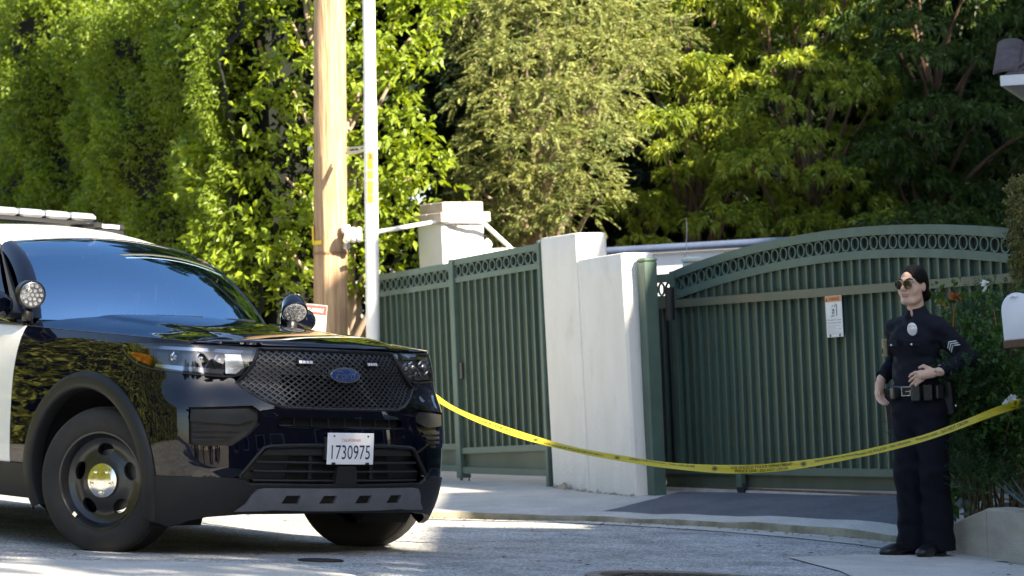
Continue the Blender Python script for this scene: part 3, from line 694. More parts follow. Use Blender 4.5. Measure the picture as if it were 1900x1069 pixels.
def sprigs(C, D, nl, twig, L, Wd, spread=.9, droop=.15, jitter=.25):
    """twig tips: nl leaves set alternately along each twig"""
    n = len(C); D = unit(D); s = np.tile(np.linspace(.1,1,nl), n); Cr = np.repeat(C, nl, 0); Dr = np.repeat(D, nl, 0)
    side = unit(np.cross(Dr, rdir(n*nl)))
    P = Cr + Dr*(s*twig)[:,None]
    LD = Dr*(1-spread*.5) + side*spread + RNG.normal(0, jitter, (n*nl,3))
    return leaves(P, LD, L*RNG.uniform(.7,1.2,n*nl), Wd*RNG.uniform(.8,1.2,n*nl), droop)
def sprays(C, D, nl, ln, nl_len, nl_w, droop=.35):
    """flat feathery conifer sprays: needles both sides of a drooping stem"""
    n = len(C); D = unit(D); s = np.tile(np.linspace(.04,1,nl), n); Cr = np.repeat(C, nl, 0); Dr = np.repeat(D, nl, 0)
    lens = np.repeat(RNG.uniform(.6,1.25,n)*ln, nl)
    up = np.array([0,0,1.]); pl = unit(np.cross(Dr, np.repeat(unit(up+RNG.normal(0,.45,(n,3))), nl, 0)))
    P = Cr + Dr*(s*lens)[:,None]; P[:,2] -= droop*lens*s*s
    sg = np.where(np.arange(n*nl)%2, 1, -1)[:,None]
    LD = Dr*.75 + pl*sg*.8 + RNG.normal(0,.12,(n*nl,3)); LD[:,2] -= droop*s*1.2
    return leaves(P, LD, nl_len*(1.1-.55*s)*RNG.uniform(.8,1.2,n*nl), nl_w, .1, .1)
def ell(n, c, r, top=True):
    """points and outward directions on lumpy ellipsoids"""
    d = rdir(n); 
    if top: d[:,2] = np.where(d[:,2] < -.35, -d[:,2], d[:,2])
    k = RNG.uniform(.72,1.06,(n,1)); return np.asarray(c)+d*np.asarray(r)*k, unit(d/np.asarray(r))
def merge(parts):
    V = []; Fc = []; b = 0
    for v, f in parts: V.append(v); Fc.append(f+b); b += len(v)
    return np.concatenate(V), np.concatenate(Fc)
def leafobj(name, parts, m, parent, loc):
    V, Fc = merge(parts); o = finish(name, npmesh(name, V-np.array(loc), Fc), m, parent); o['kind'] = 'stuff'
    return o
def limbs(parent, base, tips, r0, m, seed=0, rt=.012):
    """trunk plus a curved limb to each tip (world coordinates; parent sits at base)"""
    rs = random.Random(seed); base = Vector(base); top = max(t[2] for t in tips)
    tr = MB(); pts = []; n = 9
    for i in range(n+1):
        f = i/n; pts.append(Vector((rs.gauss(0,.05)*f*3, rs.gauss(0,.05)*f*3, (top-base.z)*f)))
    tr.tube(pts, [r0*(1-.8*i/n) for i in range(n+1)], 10); tr.build('trunk', m, parent, 60)
    for t in tips:
        t = Vector(t)-base; f = max(.08, min(.9, (t.z/(top-base.z))*.75)); i = int(f*n); a = pts[i]
        mid = (a+t)/2 + Vector((rs.gauss(0,.08),rs.gauss(0,.08),.12*(t-a).length+rs.gauss(0,.05)))
        lb = MB(); P = [a*(1-u)**2+mid*2*u*(1-u)+t*u*u for u in [k/7 for k in range(8)]]
        rr = r0*.38*(1-f*.5); lb.tube(P, [rr+(rt-rr)*k/7 for k in range(8)], 7); lb.build('limb', m, parent, 60)
M_bark = mat('bark', (.16,.10,.065), .95, var=.4, scale=9, stretch=(1,1,.25), bump=.6, bscale=30)
M_barkp = mat('pale_bark', (.33,.25,.18), .9, var=.3, scale=9, stretch=(1,1,.25), bump=.4, bscale=30)
M_fic = leafmat('ficus_leaf', (.10,.165,.016), (.29,.36,.035), .42, .4, 9.)
M_ficd = leafmat('hedge_leaf', (.075,.12,.014), (.21,.28,.03), .48, .45, 5.)
M_con = leafmat('conifer_needle', (.055,.095,.022), (.34,.345,.10), .25, .55, 3.4)
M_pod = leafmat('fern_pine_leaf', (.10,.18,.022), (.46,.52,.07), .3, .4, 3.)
M_pod_shade = leafmat('shade_dark_fern_pine_leaf', (.03,.065,.018), (.12,.19,.04), .3, .4, 3.)  # copy of the fern pine leaf with shade put into its colour
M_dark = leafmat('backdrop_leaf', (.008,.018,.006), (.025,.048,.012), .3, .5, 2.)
M_core = mat('hedge_shade', (.004,.006,.0025), 1., var=.5, scale=6)  # near-black colour stands in for the shade inside the hedges

# ---- tall clipped hedge running on along the line of the gates
hd = np.array([math.cos(ldir+rad(180)), math.sin(ldir+rad(180))]); hn = np.array([-hd[1], hd[0]])      # along, and towards the street
if hn[1] > 0: hn = -hn
h0 = np.array([-1.95, 24.9]); HL = 13.0; HT = .55; HH = 5.6
def hpt(s, w, z): return np.column_stack([h0[0]+hd[0]*s+hn[0]*w, h0[1]+hd[1]*s+hn[1]*w, z])
hg = thing('clipped_hedge', 'tall clipped green hedge running on from the utility pole behind the police car', 'hedge', (h0[0],h0[1],.3))
def lump(s, z): return .16*np.sin(s*1.9+z*.5)+.12*np.sin(s*4.3-z*1.6+1)+.09*np.sin(z*5.1+s*3)+.05*np.sin(z*9.7-s*8)
parts = []
def hshell(n, s0, s1, z0, z1, L, W_, outw=.9):
    s = RNG.uniform(s0,s1,n); z = RNG.uniform(z0,z1,n); ok = RNG.uniform(0,1,n) < .45+.55*(np.sin(s*6.3+2*np.sin(z*2.2))*np.sin(z*4.1+1.5*np.sin(s*3.1)) > -.25); s = s[ok]; z = z[ok]; n = len(s); w = HT+lump(s,z)-RNG.exponential(.09,n)
    D = np.column_stack([np.tile(hn, (n,1))*outw, np.full(n,.35)]) + RNG.normal(0,.45,(n,3))
    return sprigs(hpt(s,w,z), D, 6, .13, L, W_, .8, .2)
parts.append(hshell(21000, 0, 6, .5, 4.9, .054, .026)); parts.append(hshell(17000, 5.5, HL, .5, HH, .060, .029))
s = RNG.uniform(0,HL,4200); w = RNG.uniform(-HT,HT,4200); topz = np.where(s < 5.5, 4.95, HH-.1)+.12*np.sin(s*3)-.12*(s>8.5)*(s-8.5)
parts.append(sprigs(hpt(s,w,topz+RNG.normal(0,.08,4200)), np.column_stack([RNG.normal(0,.5,(4200,2)), np.ones(4200)]), 6, .14, .085, .04))
leafobj('leaves', parts, M_ficd, hg, (h0[0],h0[1],.3))
b = MB(); n1, n2 = 40, 16; V = []
for i in range(n1+1):
    for j in range(n2+1):
        s_ = HL*i/n1; z_ = .2+(HH-.55 if s_ > 5.5 else 4.45)*j/n2; w_ = HT-.17+float(lump(s_, z_))
        p = hpt(np.array([s_]), np.array([w_]), np.array([z_]))[0]; V.append((p[0]-h0[0], p[1]-h0[1], p[2]-.3))
b.add(V, [(i*(n2+1)+j, (i+1)*(n2+1)+j, (i+1)*(n2+1)+j+1, i*(n2+1)+j+1) for i in range(n1) for j in range(n2)])
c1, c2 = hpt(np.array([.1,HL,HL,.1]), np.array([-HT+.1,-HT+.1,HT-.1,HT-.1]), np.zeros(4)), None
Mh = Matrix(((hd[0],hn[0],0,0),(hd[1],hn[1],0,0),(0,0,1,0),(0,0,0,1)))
b.box(.12,5.5,-HT+.12,HT-.35,0,4.2,M=Mh); b.box(5.5,HL,-HT+.12,HT-.35,0,4.9,M=Mh); b.build('hedge_core', M_core, hg, 60)
b = MB()
for i in range(14):
    s_ = .4+i*.9; p = Mh @ Vector((s_,0,0)); b.tube([p, p+Vector((random.gauss(0,.1),random.gauss(0,.1),2.2)), p+Vector((random.gauss(0,.2),random.gauss(0,.2),4.0))],[.06,.045,.02],7)
b.build('stems', M_bark, hg, 60)['kind'] = 'stuff'

# ---- ficus growing up behind the poles: sunlit end of the hedge, big clear leaves
def boughs(spec, per, fn):
    out = []
    for (px, py, Y, r) in spec:
        c = at(px, py, Y); n = int(per*r*r*100)
        P, D = ell(n, c, (r,r*.8,r)); out.append(fn(P, D, n))
    return out
fc = at(640, 700, 25.3); ft = thing('ficus_tree', 'sunlit bright green ficus with broad leaves growing behind the two poles', 'tree', (fc.x,fc.y,.25))
spec = [(540,40,24.9,.42),(500,130,25.0,.40),(545,170,24.6,.34),(500,250,24.9,.42),(530,330,24.8,.36),(480,400,24.8,.42),(530,450,24.6,.36),(490,530,24.7,.40),(560,560,24.8,.3),(420,330,25.2,.4),(430,480,25.0,.38),(420,80,25.4,.45),(430,190,25.4,.4),
        (660,40,25.0,.36),(740,30,25.2,.38),(670,140,24.9,.34),(745,120,24.9,.30),(765,150,24.7,.2),(700,220,24.9,.34),(735,250,24.8,.26),(680,330,24.8,.30),(740,310,24.8,.3),(785,320,24.6,.24),(810,335,24.5,.16),(700,400,24.8,.3),(750,385,24.7,.22),(720,440,24.7,.24),(690,500,24.8,.26),(730,500,24.8,.2),(650,430,24.9,.28),(660,540,24.9,.26),(600,330,25.2,.35),(610,150,25.3,.4),(600,480,25.2,.35),(560,-40,25.0,.5),(700,-60,25.1,.5),(790,40,25.3,.3)]
def fbr(P, D, n): 
    D2 = D*np.array([1,1,.7])+np.array([0,-.35,.25])+RNG.normal(0,.35,(n,3)); return sprigs(P, D2, 7, .16, .098, .046, .75, .25)
FICUS = boughs(spec, 3.7, fbr)
Vf, Ff = merge(FICUS)
# leaves that show largest (nearest the street, in the open) stay single objects
nl = len(Vf)//4; Vq = Vf.reshape(nl,4,3); mid = Vq.mean(1)
pick = np.argsort(mid[:,1])[:300]; mask = np.ones(nl, bool); mask[pick] = False
keepV = Vq[mask].reshape(-1,3); k = mask.sum(); I = np.arange(k)[:,None]*4
leafobj('leaves', [(keepV, np.concatenate([I+np.array([[0,1,2]]), I+np.array([[0,2,3]])]))], M_fic, ft, (fc.x,fc.y,.25))
for i in pick:
    q = Vq[i]; me = bpy.data.meshes.new('leaf'); c = q[0]; me.from_pydata((q-c).tolist(), [], [(0,1,2),(0,2,3)]); me.materials.append(M_fic)
    o = bpy.data.objects.new('leaf', me); COL.objects.link(o); o.parent = ft; o.location = (c[0]-fc.x, c[1]-fc.y, c[2]-.25)
limbs(ft, (fc.x,fc.y,.25), [tuple(at(px,py,Y+.1)) for (px,py,Y,r) in spec[::2]], .13, M_barkp, 3)

# ---- feathery conifer behind the stone pier
cc = at(1010, 520, 27.4); cf = thing('conifer_tree', 'sunlit feathery yellow green conifer with drooping sprays behind stone pier', 'tree', (cc.x,cc.y,.2))
spec = []
rs = random.Random(5)
for (px, py, Y, r) in [(900,40,26.4,.42),(980,30,26.2,.45),(1080,30,26.3,.45),(1160,40,26.6,.42),(1220,70,26.8,.35),(880,110,26.6,.35),(950,120,26.0,.42),(1040,110,25.9,.45),(1120,110,26.1,.42),(1190,130,26.5,.32),
                       (900,190,26.2,.38),(980,200,25.8,.42),(1060,190,25.7,.42),(1130,190,26.1,.34),(930,260,26.0,.38),(1010,270,25.7,.40),(1090,260,25.8,.36),(1140,250,26.2,.24),(930,330,26.2,.34),(1010,340,25.8,.36),(1080,330,25.7,.34),(1110,370,25.8,.22),
                       (1000,400,26.0,.30),(1060,400,25.7,.28),(960,410,26.3,.28),(890,290,26.6,.28),(900,370,26.6,.28),(860,330,26.9,.25),(930,450,26.6,.25),(1000,450,26.3,.25),(840,400,26.9,.25),(860,450,26.9,.25),(880,30,26.8,.4),(1000,-60,26.4,.6),(1150,-60,26.6,.6),(880,-70,26.8,.5)]:
    spec.append((px, py, Y, r))
parts = []
for (px, py, Y, r) in spec:
    c = at(px, py, Y); n = int(700*r*r); P, D = ell(n, c, (r*.92,r*.8,r*.62))
    D2 = D*np.array([1,.8,.35])+np.array([.05,-.4,-.12])+RNG.normal(0,.55,(n,3)); parts.append(sprays(P, D2, 24, .24, .060, .0105, .28))
leafobj('crown', parts, M_con, cf, (cc.x,cc.y,.2))
limbs(cf, (cc.x,cc.y,.2), [tuple(at(px,py,Y+.05)) for (px,py,Y,r) in spec[:-3]], .16, M_barkp, 4)

# ---- fern pines behind the driveway gate: drooping fans of narrow leaves
def fern_pine(px0, Y0, spec, label, seed, per=4.6, m=None):
    c0 = at(px0, 520, Y0); t = thing('fern_pine', label, 'tree', (c0.x,c0.y,.2), group='trees behind the driveway gate'); parts = []
    for (px, py, Y, r) in spec:
        c = at(px, py, Y); n = int(per*r*r*100); P, D = ell(n, c, (r,r*.85,r*.42))
        D2 = D*np.array([1,1,.5])+np.array([0,-.5,-.1])+RNG.normal(0,.3,(n,3))
        parts.append(sprigs(P, D2, 15, .05, .082, .0098, .95, .5))
    leafobj('crown', parts, m or M_pod, t, (c0.x,c0.y,.2))
    limbs(t, (c0.x,c0.y,.2), [tuple(at(px,py,Y+.1)) for (px,py,Y,r) in spec if py > -120][:22], .11, M_bark, seed)
    return t
def scatter(x0, x1, y0, y1, Y0, Y1, n, r0, r1, seed):
    rs = random.Random(seed); out = []
    for i in range(n*20):
        p = (rs.uniform(x0,x1), rs.uniform(y0,y1)); 
        if all((p[0]-o[0])**2+((p[1]-o[1])*1.5)**2 > (58)**2 for o in out): out.append((*p, rs.uniform(Y0,Y1), rs.uniform(r0,r1)))
        if len(out) >= n: break
    return out
fern_pine(1290, 28.2, scatter(1180,1400,-420,470,26.8,28.4,50,.24,.42,11), 'leafy fern pine with sunlit crown directly right of the feathery conifer', 21)
fern_pine(1500, 28.0, scatter(1380,1640,-420,470,26.4,28.2,60,.24,.44,12), 'leafy fern pine above the arch of driveway gate, crown half in sun', 22)
fern_pine(1740, 28.0, scatter(1600,1960,-420,470,26.4,28.2,72,.24,.44,13), 'fern pine with shade put into its dark leaf colour, beside the gate house eave', 23, m=M_pod_shade)
# ---- darker evergreen row that closes the view
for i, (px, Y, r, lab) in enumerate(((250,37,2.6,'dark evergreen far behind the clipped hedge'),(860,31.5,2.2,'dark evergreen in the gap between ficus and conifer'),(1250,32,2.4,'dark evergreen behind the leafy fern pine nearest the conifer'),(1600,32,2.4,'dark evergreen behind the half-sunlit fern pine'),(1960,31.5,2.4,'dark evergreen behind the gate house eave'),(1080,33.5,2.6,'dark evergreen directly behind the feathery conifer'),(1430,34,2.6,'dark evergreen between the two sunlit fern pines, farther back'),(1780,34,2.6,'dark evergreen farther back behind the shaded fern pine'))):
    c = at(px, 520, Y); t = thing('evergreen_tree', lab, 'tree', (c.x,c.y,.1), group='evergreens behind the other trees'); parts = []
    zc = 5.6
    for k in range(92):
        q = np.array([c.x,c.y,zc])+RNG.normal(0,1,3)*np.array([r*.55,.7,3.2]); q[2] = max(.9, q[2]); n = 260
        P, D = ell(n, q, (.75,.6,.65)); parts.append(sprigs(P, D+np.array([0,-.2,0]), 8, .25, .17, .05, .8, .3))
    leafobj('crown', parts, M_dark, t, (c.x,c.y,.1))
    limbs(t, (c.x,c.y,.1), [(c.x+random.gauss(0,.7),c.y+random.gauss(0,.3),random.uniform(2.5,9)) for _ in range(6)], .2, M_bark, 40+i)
# earth bank with dry litter at the foot of the hedge
b = MB(); V = []; n1, n2 = 30, 8
q0, q1 = at(560,600,24.7), at(760,600,25.6)
for i in range(n1+1):
    for j in range(n2+1):
        p = q0.lerp(q1, i/n1); zz_ = .2+1.55*(j/n2)**.7; V.append((p.x-.0, p.y+.35*j/n2+random.gauss(0,.02), zz_+random.gauss(0,.03)))
b.add(V, [(i*(n2+1)+j,(i+1)*(n2+1)+j,(i+1)*(n2+1)+j+1,i*(n2+1)+j+1) for i in range(n1) for j in range(n2)])
o = b.build('bank', mat('dry_litter', (.22,.12,.055), .95, col2=(.48,.31,.15), scale=16, bump=.8, bscale=30), None, 60); o['kind'] = 'structure'

# ================================================================ RIGHT-HAND PLANTER, MAILBOX, BUSHES
M_plant = mat('planter_concrete', (.36,.32,.25), .92, col2=(.47,.43,.35), scale=3.5, stretch=(1,1,2), bump=.3, bscale=50)
w0, w1, w2 = on_surface(1752,1026,ROADZ), on_surface(1834,1037,ROADZ), on_surface(1925,1052,ROADZ)
w2 = w1 + (w2-w1).normalized()*2.4; w2.z = 0
pl = thing('planter_wall', 'low tan concrete planter wall with sloped end behind the officer', 'wall', (w1.x,w1.y,0))
def slab(a, b_, za, zb, th, name):
    a = Vector((a.x,a.y,0))-Vector((w1.x,w1.y,0)); b_ = Vector((b_.x,b_.y,0))-Vector((w1.x,w1.y,0)); t = (b_-a).normalized(); nn = Vector((-t.y,t.x,0)); 
    if nn.y < 0: nn = -nn
    V = [a+Vector((0,0,-.3)), b_+Vector((0,0,-.3)), b_+nn*th+Vector((0,0,-.3)), a+nn*th+Vector((0,0,-.3))]
    V += [a+Vector((0,0,za-.012))+nn*0, b_+Vector((0,0,zb-.012)), b_+nn*th+Vector((0,0,zb-.012)), a+nn*th+Vector((0,0,za-.012))]
    V += [a+Vector((0,0,za))+nn*.012, b_+Vector((0,0,zb))+nn*.012, b_+nn*(th-.012)+Vector((0,0,zb)), a+nn*(th-.012)+Vector((0,0,za))]
    m_ = MB(); m_.add(V, [(0,1,5,4),(1,2,6,5),(2,3,7,6),(3,0,4,7),(4,5,9,8),(5,6,10,9),(6,7,11,10),(7,4,8,11),(8,9,10,11),(3,2,1,0)]); return m_.build(name, M_plant, pl, 30)
zt1 = at(1834,944,w1.y).z; zt0 = at(1772,970,w0.y).z-.02
wm = w1+(w0-w1).normalized()*.004
slab(w0, wm, zt0, zt1, .14, 'end_slab'); slab(w1, w2, zt1+.004, zt1-.0, .15, 'front_slab')
o = MB(); 
sl_ = [(w0.x+.1,w0.y+.12),(w1.x,w1.y+.1),(w2.x,w2.y+.1),(w2.x+.6,w2.y+2.2),(4.4,17.2),(3.0,16.9)]
sheet('planter_soil', sl_, lambda x, y: np.full(np.shape(x), zt1-.06), 0, M_soil, .3)
M_rose = leafmat('rose_leaf', (.028,.07,.015), (.08,.16,.026), .35, .4, 12.)
M_feath = leafmat('feathery_leaf', (.018,.048,.018), (.05,.10,.03), .3, .5, 8.)
rb_ = at(1850, 900, 15.9); rose = thing('rose_bush', 'tall leggy rose bush with white blooms growing beside the officer', 'bush', (rb_.x,rb_.y,zt1-.1))
stems = MB(); tips = []; rs = random.Random(9)
for (px, py, Y) in [(1762,560,15.9),(1790,640,15.8),(1830,540,15.9),(1800,600,16.0),(1870,620,15.7),(1840,660,15.7),(1880,680,15.6),(1795,690,15.9),(1850,720,15.6),(1885,740,15.5),(1780,730,16.0),(1820,760,15.8),(1860,580,16.0),(1775,610,16.1),(1890,600,15.6),(1812,655,15.9),(1855,690,15.7),(1800,745,16.0)]:
    t = at(px,py,Y)-Vector((rb_.x,rb_.y,zt1-.1)); a = Vector((rs.gauss(0,.12),rs.gauss(0,.06),0)); m_ = (a+t)/2+Vector((rs.gauss(0,.06),rs.gauss(0,.04),.12))
    P = [a*(1-u)**2+m_*2*u*(1-u)+t*u*u for u in [k/8 for k in range(9)]]; stems.tube(P, [.008-.0006*k for k in range(9)], 6); tips.append(P)
stems.build('canes', mat('cane', (.10,.075,.035), .8, var=.3, scale=20), rose, 60)
C = []; D = []
for P in tips:
    for k in range(3,9):
        for _ in range(9):
            C.append(tuple(P[k]+Vector((rs.gauss(0,.06),rs.gauss(0,.06),rs.gauss(0,.05))))); D.append((rs.gauss(0,1),rs.gauss(-.3,.7),rs.gauss(.1,.6)))
o = finish('leaves', npmesh('leaves', *sprigs(np.array(C), np.array(D), 5, .07, .046, .027, .9, .2)), M_rose, rose); o['kind'] = 'stuff'
def bloom(px, py, Y, r, m, n=16, name='flower'):
    c = at(px,py,Y)-Vector((rb_.x,rb_.y,zt1-.1)); P = np.tile(np.array(c), (n,1)); o = finish(name, npmesh(name, *leaves(P+RNG.normal(0,r*.15,(n,3)), rdir(n)+np.array([0,-.2,.5]), r, r*.9, 0, .3)), m, rose); return o
M_petal = leafmat('white_petal', (.75,.74,.70), (.85,.85,.82), .3, .5)
M_shoot = leafmat('red_shoot', (.40,.13,.05), (.55,.22,.07), .4, .4)
M_ylf = leafmat('yellow_leaf', (.30,.26,.05), (.42,.36,.08), .4, .4)
bloom(1827,527,15.9,.028,M_petal,22); bloom(1829,540,15.9,.024,M_petal,16); bloom(1878,742,15.4,.035,M_petal,20); bloom(1868,750,15.4,.03,M_petal,16)
b = MB(); base = Vector((rb_.x,rb_.y,zt1-.1)); b.tube([at(1768,620,15.9)-base, at(1769,580,15.9)-base, at(1766,555,15.9)-base],[.004,.0035,.003],6); b.tube([at(1769,580,15.9)-base, at(1777,555,15.9)-base],.003,6); b.tube([at(1828,545,15.9)-base, at(1845,580,15.9)-base, at(1850,620,15.9)-base],.003,6); b.build('shoot', mat('shoot_stem', (.42,.16,.08), .5), rose, 60)
bloom(1766,552,15.9,.030,M_shoot,9,'young_leaves'); bloom(1779,553,15.9,.028,M_shoot,9,'young_leaves'); bloom(1752,566,15.95,.035,M_ylf,10,'yellow_leaves'); bloom(1742,562,15.95,.035,M_ylf,10,'yellow_leaves')
# feathery low shrubs in the planter
for (px, py, Y, r, lab) in ((1800,800,16.5,.30,'feathery dark green shrub filling the planter behind the officer'),(1880,830,15.9,.32,'feathery dark green shrub at the planter front edge')):
    c = at(px, py, Y); t = thing('planter_shrub', lab, 'shrub', (c.x,c.y,zt1-.08)); parts = []
    for k in range(9):
        q = np.array(c)+RNG.normal(0,1,3)*np.array([r*.55,.12,r*.75]); q[2] = max(q[2], zt1+.12); n = 170
        P, D = ell(n, q, (.17,.15,.17)); parts.append(sprays(P, D*np.array([1,1,.4])+np.array([0,-.2,.6]), 16, .16, .04, .006, .1))
    leafobj('foliage', parts, M_feath, t, (c.x,c.y,zt1-.08))
    b = MB()
    for k in range(8): b.tube([(random.gauss(0,.04),random.gauss(0,.03),0),(random.gauss(0,.12),random.gauss(0,.06),.3),(random.gauss(0,.22),random.gauss(0,.08),.55)],[.007,.005,.003],5)
    b.build('stems', mat('cane'), t, 60)
# low broad leaves at the foot and blue agave blades
c = at(1790,930,16.6); t = thing('ground_plant', 'low broad-leaved green plant behind the planter end', 'plant', (c.x,c.y,zt1-.25)); n = 60
P = np.array(c)-np.array([c.x,c.y,zt1-.25])+RNG.normal(0,1,(n,3))*np.array([.09,.06,.05]); o = finish('leaves', npmesh('leaves', *leaves(P, rdir(n)+np.array([0,-.3,.7]), .14, .05, .3)), M_rose, t)
b = MB(); b.tube([(0,0,0),(0,0,.15)],.01,6); b.build('stem', mat('cane'), t)
c = at(1936,948,15.1); t = thing('agave', 'blue grey agave with curved blades at the planter edge', 'plant', (c.x,c.y,c.z-.12)); M_ag = mat('agave_blade', (.06,.10,.115), .5, var=.2, scale=10)
for k in range(14):
    a = k*2.4; el = .35+.07*(k%7); b = MB(); L_ = .26; V = []
    for i in range(6):
        u = i/5; r_ = math.cos(el)*L_*u+.02; z_ = math.sin(el)*L_*u+.05*u*u; w_ = .018*(1-u**2.2)+.001
        for sx, dz in ((-1,.006),(0,0),(1,.006)): V.append((math.cos(a)*r_-math.sin(a)*w_*sx, math.sin(a)*r_+math.cos(a)*w_*sx, z_+.1+dz))
    b.add(V, [(i*3+j,i*3+j+1,i*3+j+4,i*3+j+3) for i in range(5) for j in range(2)]); b.build('blade', M_ag, t, 60)
# mailbox on a board
c = at(1866,632,15.0); mbx = thing('mailbox', 'white metal mailbox with domed top on a brown board above the roses', 'mailbox', (c.x,c.y,c.z), (0,rad(-3),rad(-30)))
M_mb = mat('mailbox_white', (.74,.74,.77), .35, var=.04, scale=6)
ar = [(-.085,0),(.085,0)]; prof = [(.085,0),(.085,.16)]+[(.085*math.cos(rad(a)),.16+.095*math.sin(rad(a))) for a in range(15,180,15)]+[(-.085,.16),(-.085,0)]
Mb = Matrix.Translation((.085,0,0)) @ Matrix(((1,0,0,0),(0,0,1,0),(0,1,0,0),(0,0,0,1)))
b = MB(); n_ = len(prof); V = [(x,0.012,z) for x,z in prof]+[(x,.48,z) for x,z in prof]
b.add(V, [tuple(range(n_)), tuple(range(2*n_-1,n_-1,-1))]+[(i,n_+i,n_+(i+1)%n_,(i+1)%n_) for i in range(n_)], M=Matrix.Translation((.085,0,0))); b.build('body', M_mb, mbx, 40)
b = MB(); V = [(x*1.05,-.012,z*1.02) for x,z in prof]+[(x*1.05,.010,z*1.02) for x,z in prof]; V2 = [(x*.9,-.018,.008+z*.92) for x,z in prof]
b.add(V+V2, [tuple(2*n_+i for i in range(n_))]+[(2*n_+i,i,(i+1)%n_,2*n_+(i+1)%n_) for i in range(n_)]+[(i,n_+i,n_+(i+1)%n_,(i+1)%n_) for i in range(n_)]+[tuple(range(2*n_-1,n_-1,-1))], M=Matrix.Translation((.085,0,0))); d_ = b.build('door', M_mb, mbx, 40)
b = MB(); b.tube([(.06,-.03,.235),(.08,-.035,.245),(.10,-.03,.235)],.008,8); b.build('latch', M_mb, d_, 60)
b = MB(); b.bbox(-.01,.19,-.02,.5,-.045,-.002,.004); b.build('board', mat('brown_board', (.10,.055,.03), .8, var=.3, scale=8, stretch=(4,1,4)), mbx)
b = MB(); b.bbox(.05,.14,.12,.21,-(c.z-zt1+.2),-.045,.004); b.build('post', mat('brown_board'), mbx)
# clipped column hedge at the edge of frame
c = at(1900,620,16.7); t = thing('hedge_column', 'clipped column of hedge with yellow sunlit top at the gate end', 'hedge', (c.x+.12,c.y,.0)); zt = at(1885,338,16.7).z
x0, x1 = at(1892,500,16.7).x-c.x-.12, .55; parts = []; n = 3600
P = np.column_stack([RNG.uniform(x0,x1,n), RNG.uniform(-.25,.25,n), RNG.uniform(.3,zt-.02,n)]); f = RNG.integers(0,3,n)
P[f==0,0] = x0+RNG.normal(.02,.02,(f==0).sum()); P[f==1,1] = -.25+RNG.normal(.02,.02,(f==1).sum()); P[f==2,2] = zt-.03+RNG.normal(0,.02,(f==2).sum())
Dn = np.where((f==0)[:,None], [-1,0,.2], np.where((f==1)[:,None], [0,-1,.2], [0,0,1.]))+RNG.normal(0,.5,(n,3))
o = finish('leaves', npmesh('leaves', *sprigs(P, Dn, 5, .035, .03, .016, .9)), leafmat('column_leaf', (.06,.065,.02), (.20,.19,.05), .3, .5, 14.), t); o['kind'] = 'stuff'
b = MB(); b.box(x0+.05,x1-.05,-.2,.2,0,zt-.07); b.build('hedge_core', mat('dense_twigs', (.05,.045,.025), 1., var=.5, scale=40, bump=.8, bscale=90), t)
# sunlit hedge along the left side of the street (out of frame; it shows in the car's paint)
t = thing('street_hedge', 'long sunlit hedge on the uphill side of the street', 'hedge', (-9.5,14,.8)); n = 9000
P = np.column_stack([RNG.normal(0,.12,n)+.5, RNG.uniform(-8,12,n), RNG.uniform(-.5,4.2,n)])
o = finish('leaves', npmesh('leaves', *sprigs(P, np.array([1,0,.3])+RNG.normal(0,.5,(n,3)), 6, .2, .17, .08, .8)), leafmat('street_hedge_leaf', (.15,.17,.025), (.38,.40,.06), .3, .5, 2.), t); o['kind'] = 'stuff'
b = MB(); b.box(-.6,.42,-8,12,-1,4.1); b.build('hedge_core', M_core, t)
# out-of-frame trees added on the sunny side to dapple car, road and foliage
def shade_tree(x, y, z0, z1, r, n, label, seed, k=60):
    t = thing('added_shade_tree', label, 'tree', (x,y,float(ROADZ(min(max(x,-6),8),min(max(y,3),20)))-.2)); loc = t.location; parts = []
    for i in range(n):
        q = np.array([x,y,(z0+z1)/2])+rdir(1)[0]*RNG.uniform(0,1)**.4*np.array([r,r,(z1-z0)/2-.3]); P, D = ell(k, q, (.5,.5,.4)); parts.append(sprigs(P, D, 8, .2, .17, .08, .8, .3))
    leafobj('crown', parts, M_fic, t, tuple(loc)); limbs(t, tuple(loc), [(x+random.gauss(0,r*.4),y+random.gauss(0,r*.4),random.uniform(z0,z1)) for _ in range(7)], .18, M_bark, seed)
shade_tree(8.2, 3.9, 7.4, 10.2, 1.7, 30, 'round leafy tree added out of view to dapple the car and road', 51)
shade_tree(9.3, 20.0, 2.5, 8.0, 1.4, 70, 'tall leafy tree added out of view to shade the fern pines', 52)
shade_tree(9.3, 22.6, 2.5, 7.3, 1.6, 60, 'leafy tree added out of view, middle of the shading row', 53)
shade_tree(9.3, 25.3, 2.5, 7.0, 1.8, 60, 'broad leafy tree added out of view, back of the shading row', 54)

# dense evergreens added behind the viewpoint to block the low sky
for i, (x, y, lab) in enumerate(((-4.5,-3.0,'dark evergreen added out of view to block low sky, uphill end'),(-.5,-3.6,'dark evergreen added out of view to block low sky, near side'),(3.5,-3.4,'dark evergreen added out of view to block low sky, toward the house'),(7.2,-2.6,'dark evergreen added out of view to block low sky, next to the house'))):
    t = thing('sky_block_tree', lab, 'tree', (x,y,.2), group='evergreens added out of view to block low sky'); parts = []
    for k in range(46):
        q = np.array([x,y,4.4])+rdir(1)[0]*RNG.uniform(0,1)**.4*np.array([2.3,1.1,4.2]); P, D = ell(70, q, (.8,.7,.7)); parts.append(sprigs(P, D, 6, .3, .30, .12, .8, .3))
    leafobj('crown', parts, M_dark, t, (x,y,.2)); limbs(t, (x,y,.2), [(x+random.gauss(0,.8),y+random.gauss(0,.4),random.uniform(3,8)) for _ in range(6)], .22, M_bark, 60+i)

